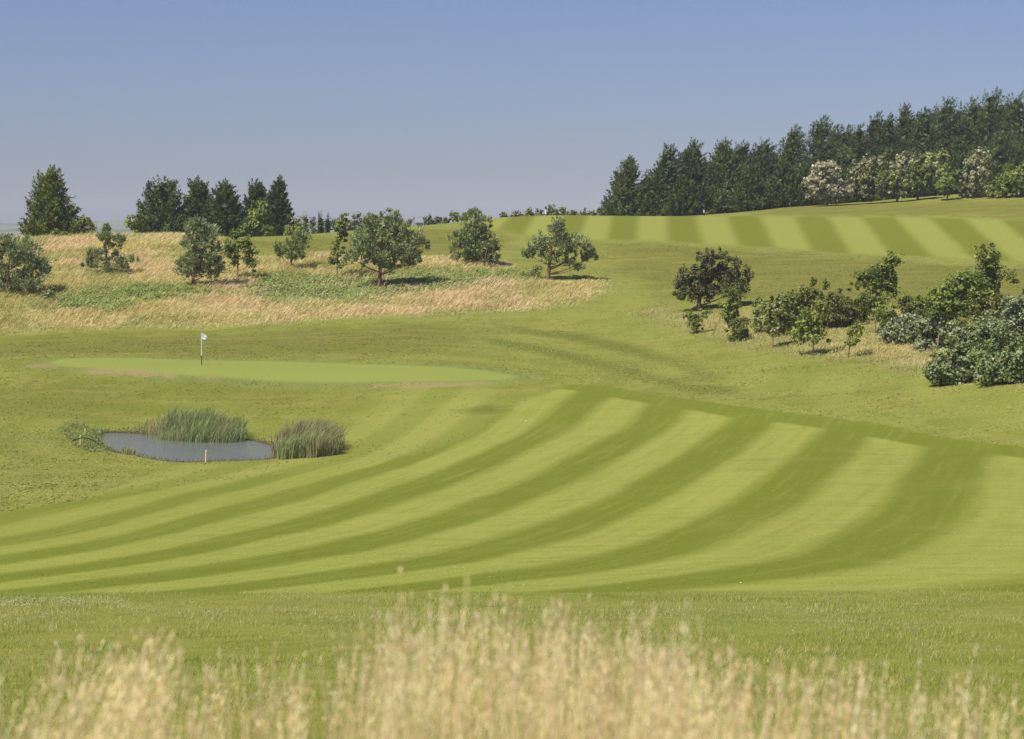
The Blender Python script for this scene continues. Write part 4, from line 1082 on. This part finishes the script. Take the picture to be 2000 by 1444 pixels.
# ------------------------------------------------------------------ marker posts, shelter, balls
def post(px, base_py, top_py, d, label, bands, r):
    b = at(px, base_py, d)
    b[2] = gz(b[0], b[1])
    s = b[1] / F_PX
    h = (HOR + (EYE - b[2]) / s - top_py) * s
    root = empty('marker_post', b)
    for nm, a0, a1, mt in bands:
        V, Q = lathe([(0, h * a0 - (.1 if a0 == 0 else 0)), (r, h * a0 - (.1 if a0 == 0 else 0)), (r, h * a1), (r * .7, h * a1 + .02), (0, h * a1 + .02)], 10)
        mesh_obj(nm, V, Q, mt, root)
    tag(root, label, 'post')
post(1066, 424, 404, 250, 'black and white marker post on the skyline hedge', [('lower_band', 0, .45, BLACK_M), ('white_band', .45, .78, WHITE_M), ('black_cap', .78, 1.0, BLACK_M)], .10)
pb = hit(1375, 423, 258)
post(1375, 423, 411, pb[1], 'short dark marker post with white top on the upper fairway', [('lower_band', 0, .6, BLACK_M), ('white_cap', .6, 1.0, WHITE_M)], .07)
pb = hit(1668, 391, 280)
post(1668, 391, 380, pb[1], 'pale wooden post between the first two cream trees', [('wooden_shaft', 0, .93, WOOD_M), ('chamfered_top', .93, 1.0, WOOD_M)], .11)
# shelter on the skyline
b = at(818, 432, 258); b[2] = gz(b[0], b[1])
s = b[1] / F_PX
top = (HOR + (EYE - b[2]) / s - 423) * s
root = empty('shelter', b)
def box(x0, x1, y0, y1, z0, z1):
    V = np.array([(x, y, z) for x in (x0, x1) for y in (y0, y1) for z in (z0, z1)])
    return V, np.array([(0, 1, 3, 2), (4, 6, 7, 5), (0, 4, 5, 1), (2, 3, 7, 6), (0, 2, 6, 4), (1, 5, 7, 3)])
V, Q = box(-.75, .75, -.9, .9, top - .14, top)
mesh_obj('roof', V, Q, ROOF_M, root)
for sx in (-.62, .62):
    for sy in (-.75, .75):
        V, Q = box(sx - .05, sx + .05, sy - .05, sy + .05, -.1, top - .142)
        mesh_obj('roof_post', V, Q, GREY_M, root)
V, Q = box(-.56, .56, .70, .76, .05, top * .8)
mesh_obj('back_wall', V, Q, GREY_M, root)
tag(root, 'small pale flat-roofed shelter on the skyline right of the largest pine', 'shelter')
def ball(px, py, label):
    b = hit(px, py)
    V, Q = lathe([(.0001, 0)] + [(.030 * math.sin(t), .030 - .030 * math.cos(t)) for t in np.linspace(.3, 2.85, 9)] + [(.0001, .06)], 14)
    o = mesh_obj('golf_ball', V, Q, BALL_M, smooth=True)
    o.location = b
    tag(o, label, 'golf ball')
ball(1027, 824, 'white golf ball on the apron short of the green')
ball(1447, 1142, 'white golf ball on the near edge of the striped fairway')

# ------------------------------------------------------------------ rough in front of the fairway
n = 270000
dy = 16 + (50 - 16) * rng.random(n) ** .85
dx = (rng.random(n) * 2 - 1) * (dy * .265 + 3)
edge_y = 48.3 + .8 * (vnoise(dx, dx * 0, 3, 71) - .5) + .3 * rng.normal(size=n)
k = dy < edge_y
P = np.column_stack([dx[k], dy[k]])
z = hz(P[:, 0], P[:, 1]) + ((vnoise(P[:, 0], P[:, 1], 9, 3) - .5) * .16 + (vnoise(P[:, 0], P[:, 1], 3.1, 5) - .5) * .06) * sstep(0, 20, P[:, 1])
hh = (.05 + .10 * vnoise(P[:, 0], P[:, 1], 1.1, 72)) * (.6 + .8 * rng.random(len(P))) * (1 - .15 * sstep(45, 48, P[:, 1]))
dryf = .12 + .5 * np.exp(-((P[:, 1] - 43) / 3.0) ** 2) * vnoise(P[:, 0], P[:, 1], 1.7, 73) * 1.6 + .25 * sstep(.6, .8, vnoise(P[:, 0], P[:, 1], 1.3, 74))
c = palette(len(P), [(.265, .315, .040), (.335, .375, .060), (.200, .255, .030), (.38, .385, .085)], .16)
dm = rng.random(len(P)) < dryf
c[dm] = palette(dm.sum(), [(.66, .60, .36), (.56, .50, .26), (.48, .45, .18)], .14)
v, f, c = grass('x', P, hh, .006, (.15, 0), c, BLADE_M, z=z, quad=False, spread=.45)
tag(mesh_obj('rough_grass', v, f, BLADE_M, col=c), 'ankle-high green rough below the striped fairway', 'grass', kind='stuff')
def tufts(name, label, P, h, wd, cols):
    n = len(P)
    z = hz(P[:, 0], P[:, 1]) + ((vnoise(P[:, 0], P[:, 1], 9, 3) - .5) * .16 + (vnoise(P[:, 0], P[:, 1], 3.1, 5) - .5) * .06) * sstep(0, 4, -sdf(GREEN, P[:, 0], P[:, 1])) * sstep(.3, 4, np.where((P[:, 0] > -45) & (P[:, 0] < 5) & (P[:, 1] > 85) & (P[:, 1] < 140), -sdf(POND, P[:, 0], P[:, 1]), 9))
    th = -.5 + .8 * rng.normal(size=n)                     # blades shaped to face roughly sunward, brightening the tufts
    sd = np.column_stack([np.cos(th), np.sin(th), 0 * th]) * wd[:, None]
    b = np.column_stack([P, z - .012])
    tip = b + np.column_stack([.5 * h + .4 * h * rng.normal(size=n), .6 * h + .4 * h * rng.normal(size=n), h])
    v = np.stack([b - sd, b + sd, tip], 1).reshape(-1, 3)
    return tag(mesh_obj(name, v, np.arange(3 * n).reshape(n, 3), BLADE_M, col=cols), label, 'grass', kind='stuff')
n = 320000
dy = 49 + (222 - 49) * rng.random(n) ** 1.1
P = np.column_stack([(rng.random(n) * 2 - 1) * (dy * .262 + 2), dy])
f1, f2_, fg = sdf(FAIRWAY, P[:, 0], P[:, 1]), sdf(UPPER, P[:, 0], P[:, 1]), sdf(GREEN, P[:, 0], P[:, 1])
ok = (fg < -.4) & (sdf(BANK, P[:, 0], P[:, 1]) < .2) & (np.where(P[:, 1] < 140, sdf(POND, P[:, 0], P[:, 1]), -9) < -.2) & (f2_ < -.5)
on_fw = ok & (f1 > 0)
on_ro = ok & (f1 <= 0) & ~((f1 > -11) & (P[:, 0] > -17) & (P[:, 0] < 4) & (P[:, 1] > 66) & (P[:, 1] < 126) & (rng.random(n) < .8))
Q_ = P[on_ro]
hN = vnoise(Q_[:, 0], Q_[:, 1], 1.6, 81)
cR = palette(len(Q_), [(.225, .235, .042), (.175, .205, .030), (.280, .262, .076), (.240, .248, .056)], .14) * 1.13
dk = vnoise(Q_[:, 0], Q_[:, 1], 3.3, 82)[:, None]
cR *= .8 + .4 * dk
ol = np.max([sdf(b_, Q_[:, 0], Q_[:, 1]) for b_ in OLIVE_G], axis=0)
cR *= (1 - .34 * sstep(-2.5, 3, ol)[:, None]) * np.array([1, .97, .9])
tufts('cut_rough', 'tufted semi-rough turf round the pond, green and slopes', Q_, (.022 + .038 * hN) * (.6 + .8 * rng.random(len(Q_))), .05 + .07 * rng.random(len(Q_)), cR)
Q_ = P[on_fw][:]
ph_ = tps_eval(PH1, np.column_stack([Q_[:, 0] / 20, Q_[:, 1] / 45]))
fr_ = np.where(np.mod(ph_ - .5, 2.0) < 1, np.mod(ph_ - .5, 2.0), 2 - np.mod(ph_ - .5, 2.0))
s_ = sstep(.3, .7, fr_)[:, None]
dq = np.full(len(Q_), 1e9)
for a, b in zip(hl[:-1], hl[1:]):
    ab = b - a
    t = np.clip(((Q_ - a) @ ab) / (ab @ ab), 0, 1)
    dq = np.minimum(dq, np.hypot(*(Q_ - a - t[:, None] * ab).T))
s_ = s_ * sstep(2.1, 2.7, dq)[:, None]
cF = (np.array([.150, .172, .018]) * (1 - s_) + np.array([.285, .295, .062]) * s_) * 1.12 * (1 + .17 * rng.normal(size=(len(Q_), 1)))
tufts('fairway_turf', 'close-mown turf of the striped fairway', Q_, .010 + .014 * rng.random(len(Q_)), .03 + .06 * rng.random(len(Q_)), cF)
# clover heads
Pk = scatter(outline([(-60,1180),(60,1174),(180,1172),(262,1177),(230,1186),(100,1192),(-60,1196)]), 330)
Pk = np.concatenate([Pk, scatter(outline([(0,1200),(120,1204),(150,1215),(40,1235),(-40,1235)]), 60), np.column_stack([rng.uniform(-9, 11, 46), rng.uniform(38, 52, 46)])])
zk = hz(Pk[:, 0], Pk[:, 1])
m = len(Pk)
vs_, fs_ = [], []
oc = np.array([(1, 0, 0), (-1, 0, 0), (0, 1, 0), (0, -1, 0), (0, 0, 1), (0, 0, -1)]) * .0105
of = np.array([(0, 2, 4), (2, 1, 4), (1, 3, 4), (3, 0, 4), (2, 0, 5), (1, 2, 5), (3, 1, 5), (0, 3, 5)])
V = (np.column_stack([Pk, zk + .07 + .05 * rng.random(m)])[:, None] + oc[None] * (.7 + .7 * rng.random((m, 1, 1)))).reshape(-1, 3)
Q = (np.arange(m)[:, None, None] * 6 + of[None]).reshape(-1, 3)
tag(mesh_obj('clover_flowers', V, Q, PETAL_M), 'white clover heads in the rough at the left', 'flowers', kind='stuff')

# ------------------------------------------------------------------ tall fescue close to the camera
def near_grass():
    # tussocks, densest a little left of the middle of the view
    V, Fq, Ft, C4, C3 = [], [], [], [], []
    off = 0
    def add_ribbon(base, az, h, wd, bend, c0, c1, seg=5, tilt=0.0):
        nonlocal off
        dirv = np.array([math.cos(az), math.sin(az), 0])
        side = np.array([-math.sin(az + .6), math.cos(az + .6), 0])
        t = np.linspace(0, 1, seg + 1)
        c_ = base + np.outer(bend * t ** 2 * h + tilt * t * h, dirv) + np.outer(h * (t - .5 * bend * t ** 2), [0, 0, 1])
        w_ = wd * (1 - .85 * t ** 2)[:, None]
        V.append(np.stack([c_ - side * w_, c_ + side * w_], 1).reshape(-1, 3))
        for k_ in range(seg):
            Fq.append((off + 2 * k_, off + 2 * k_ + 1, off + 2 * k_ + 3, off + 2 * k_ + 2))
            C4.append(c0 + (c1 - c0) * (k_ + .5) / seg)
        off += 2 * seg + 2
        return c_
    straw, pale, pink, grn = np.array([.86, .68, .36]), np.array([.95, .80, .55]), np.array([.92, .67, .45]), np.array([.38, .40, .09])
    ys = np.linspace(0, 14, 60)
    zs_ = hz(0 * ys, ys)
    nz = lambda y: float(np.interp(y, ys, zs_))
    cover = lambda px: .44 + .62 * math.exp(-((px - 960) / 260.) ** 2) + .40 * math.exp(-((px - 1400) / 300.) ** 2) + .12 * math.exp(-((px - 80) / 110.) ** 2) - .12 * math.exp(-((px - 2000) / 160.) ** 2)
    tmax = lambda px: 1292 - 148 * math.exp(-((px - 940) / 270.) ** 2) - 40 * math.exp(-((px - 1320) / 330.) ** 2) - 95 * math.exp(-((px - 110) / 150.) ** 2) - 35 * math.exp(-((px - 480) / 250.) ** 2) + 25 * math.exp(-((px - 1950) / 200.) ** 2)
    tuss = []
    while len(tuss) < 185:
        px = rng.uniform(-150, 2150)
        if rng.random() < cover(px) * .85:
            tuss.append((px, rng.uniform(3.6, 7.0)))
    heads_c = []
    for px, d in tuss:
        xb = (px - 1000) / F_PX * d
        for _ in range(int(rng.integers(4, 11))):
            x = xb + rng.normal() * .022
            y = d + rng.normal() * .08
            zb = nz(y)
            ppx = 1000 + F_PX * x / y
            tpy = tmax(ppx) + 25 + abs(rng.normal()) * 110 - (110 * rng.random() if rng.random() < .10 else 0)
            h = np.clip((EYE - (tpy - HOR) / F_PX * y) - zb, .3, 1.3)
            lf = math.exp(-((ppx - 60) / 170.) ** 2)
            az = rng.normal() * .7 if rng.random() < .6 + .4 * lf else math.pi + rng.normal() * .7
            u_ = rng.random()
            cs = straw * (1 - u_) + pale * u_ if rng.random() < .85 else grn
            c_ = add_ribbon(np.array([x, y, zb - .02]), az, h, .0016, .02 + .05 * abs(rng.normal()) + .12 * lf, cs * .85 + grn * .15, cs, 6, .02 * abs(rng.normal()) + .12 * lf)
            heads_c.append((c_[-2] * .5 + c_[-1] * .5, c_[-1] - c_[-2], h))
        for _ in range(int(rng.integers(12, 26))):
            x = xb + rng.normal() * .045
            y = d + rng.normal() * .12
            zb = nz(y)
            h = rng.uniform(.30, .74) * (1.1 if 650 < px < 1300 else .85)
            m_ = rng.random()
            cc = straw * (.8 + .4 * rng.random()) if m_ < .5 else (pale if m_ < .80 else grn * (.8 + .6 * rng.random()))
            add_ribbon(np.array([x, y, zb - .02]), rng.random() * 6.28, h, .0015 + .0016 * rng.random(), .03 + .12 * rng.random() ** 2, cc * .85, cc, 4, .03)
    v1 = np.concatenate(V)
    # panicles: fine spikelets round the top of each stem
    hc = np.array([a for a, _, _ in heads_c]); ha = unit(np.array([b_ for _, b_, _ in heads_c])); hl_ = np.array([.13 + .13 * rng.random() for _ in heads_c])
    per = 20
    u_ = rng.random((len(hc), per))
    p = hc[:, None] + ha[:, None] * ((u_ - .45) * hl_[:, None])[..., None] + rng.normal(size=(len(hc), per, 3)) * (.0034 * (1.1 - u_))[..., None]
    ax = unit(ha[:, None] + .35 * rng.normal(size=p.shape)).reshape(-1, 3)
    p = p.reshape(-1, 3)
    v2, q2 = leaf_quads(p, ax, .016 + .012 * rng.random(len(p)), .0045)
    hcol = np.repeat(palette(len(hc), [pink, straw * 1.1, pale], .1), per, 0) * (1 + .12 * rng.normal(size=(len(p), 1)))
    allq = np.concatenate([np.array(Fq), q2 + len(v1)])
    return np.concatenate([v1, v2]), allq, np.concatenate([np.array(C4), hcol])
v, f, c = near_grass()
tag(mesh_obj('tall_fescue', v, f, DRY_M, col=c), 'tall pale fescue stems out of focus along the bottom of the photo', 'long grass', kind='stuff')

# ------------------------------------------------------------------ the hazy air
V, Q = box(-2900, 2900, -400, 4300, EYE - 34, EYE + 78)
hz_o = mesh_obj('haze', V, Q, GROUND_M)
hm = mat_new('haze_air'); g = G(hm)
pv = g.new('ShaderNodeVolumePrincipled')
pv.inputs['Color'].default_value = (.90, .92, 1.0, 1)
pv.inputs['Density'].default_value = .00017
pv.inputs['Anisotropy'].default_value = -0.18
g.t.links.new(pv.outputs[0], g.out.inputs['Volume'])
hz_o.data.materials[0] = hm
hz_o.display_type = 'WIRE'
tag(hz_o, 'thin bluish summer haze over the valley', 'haze', kind='stuff')
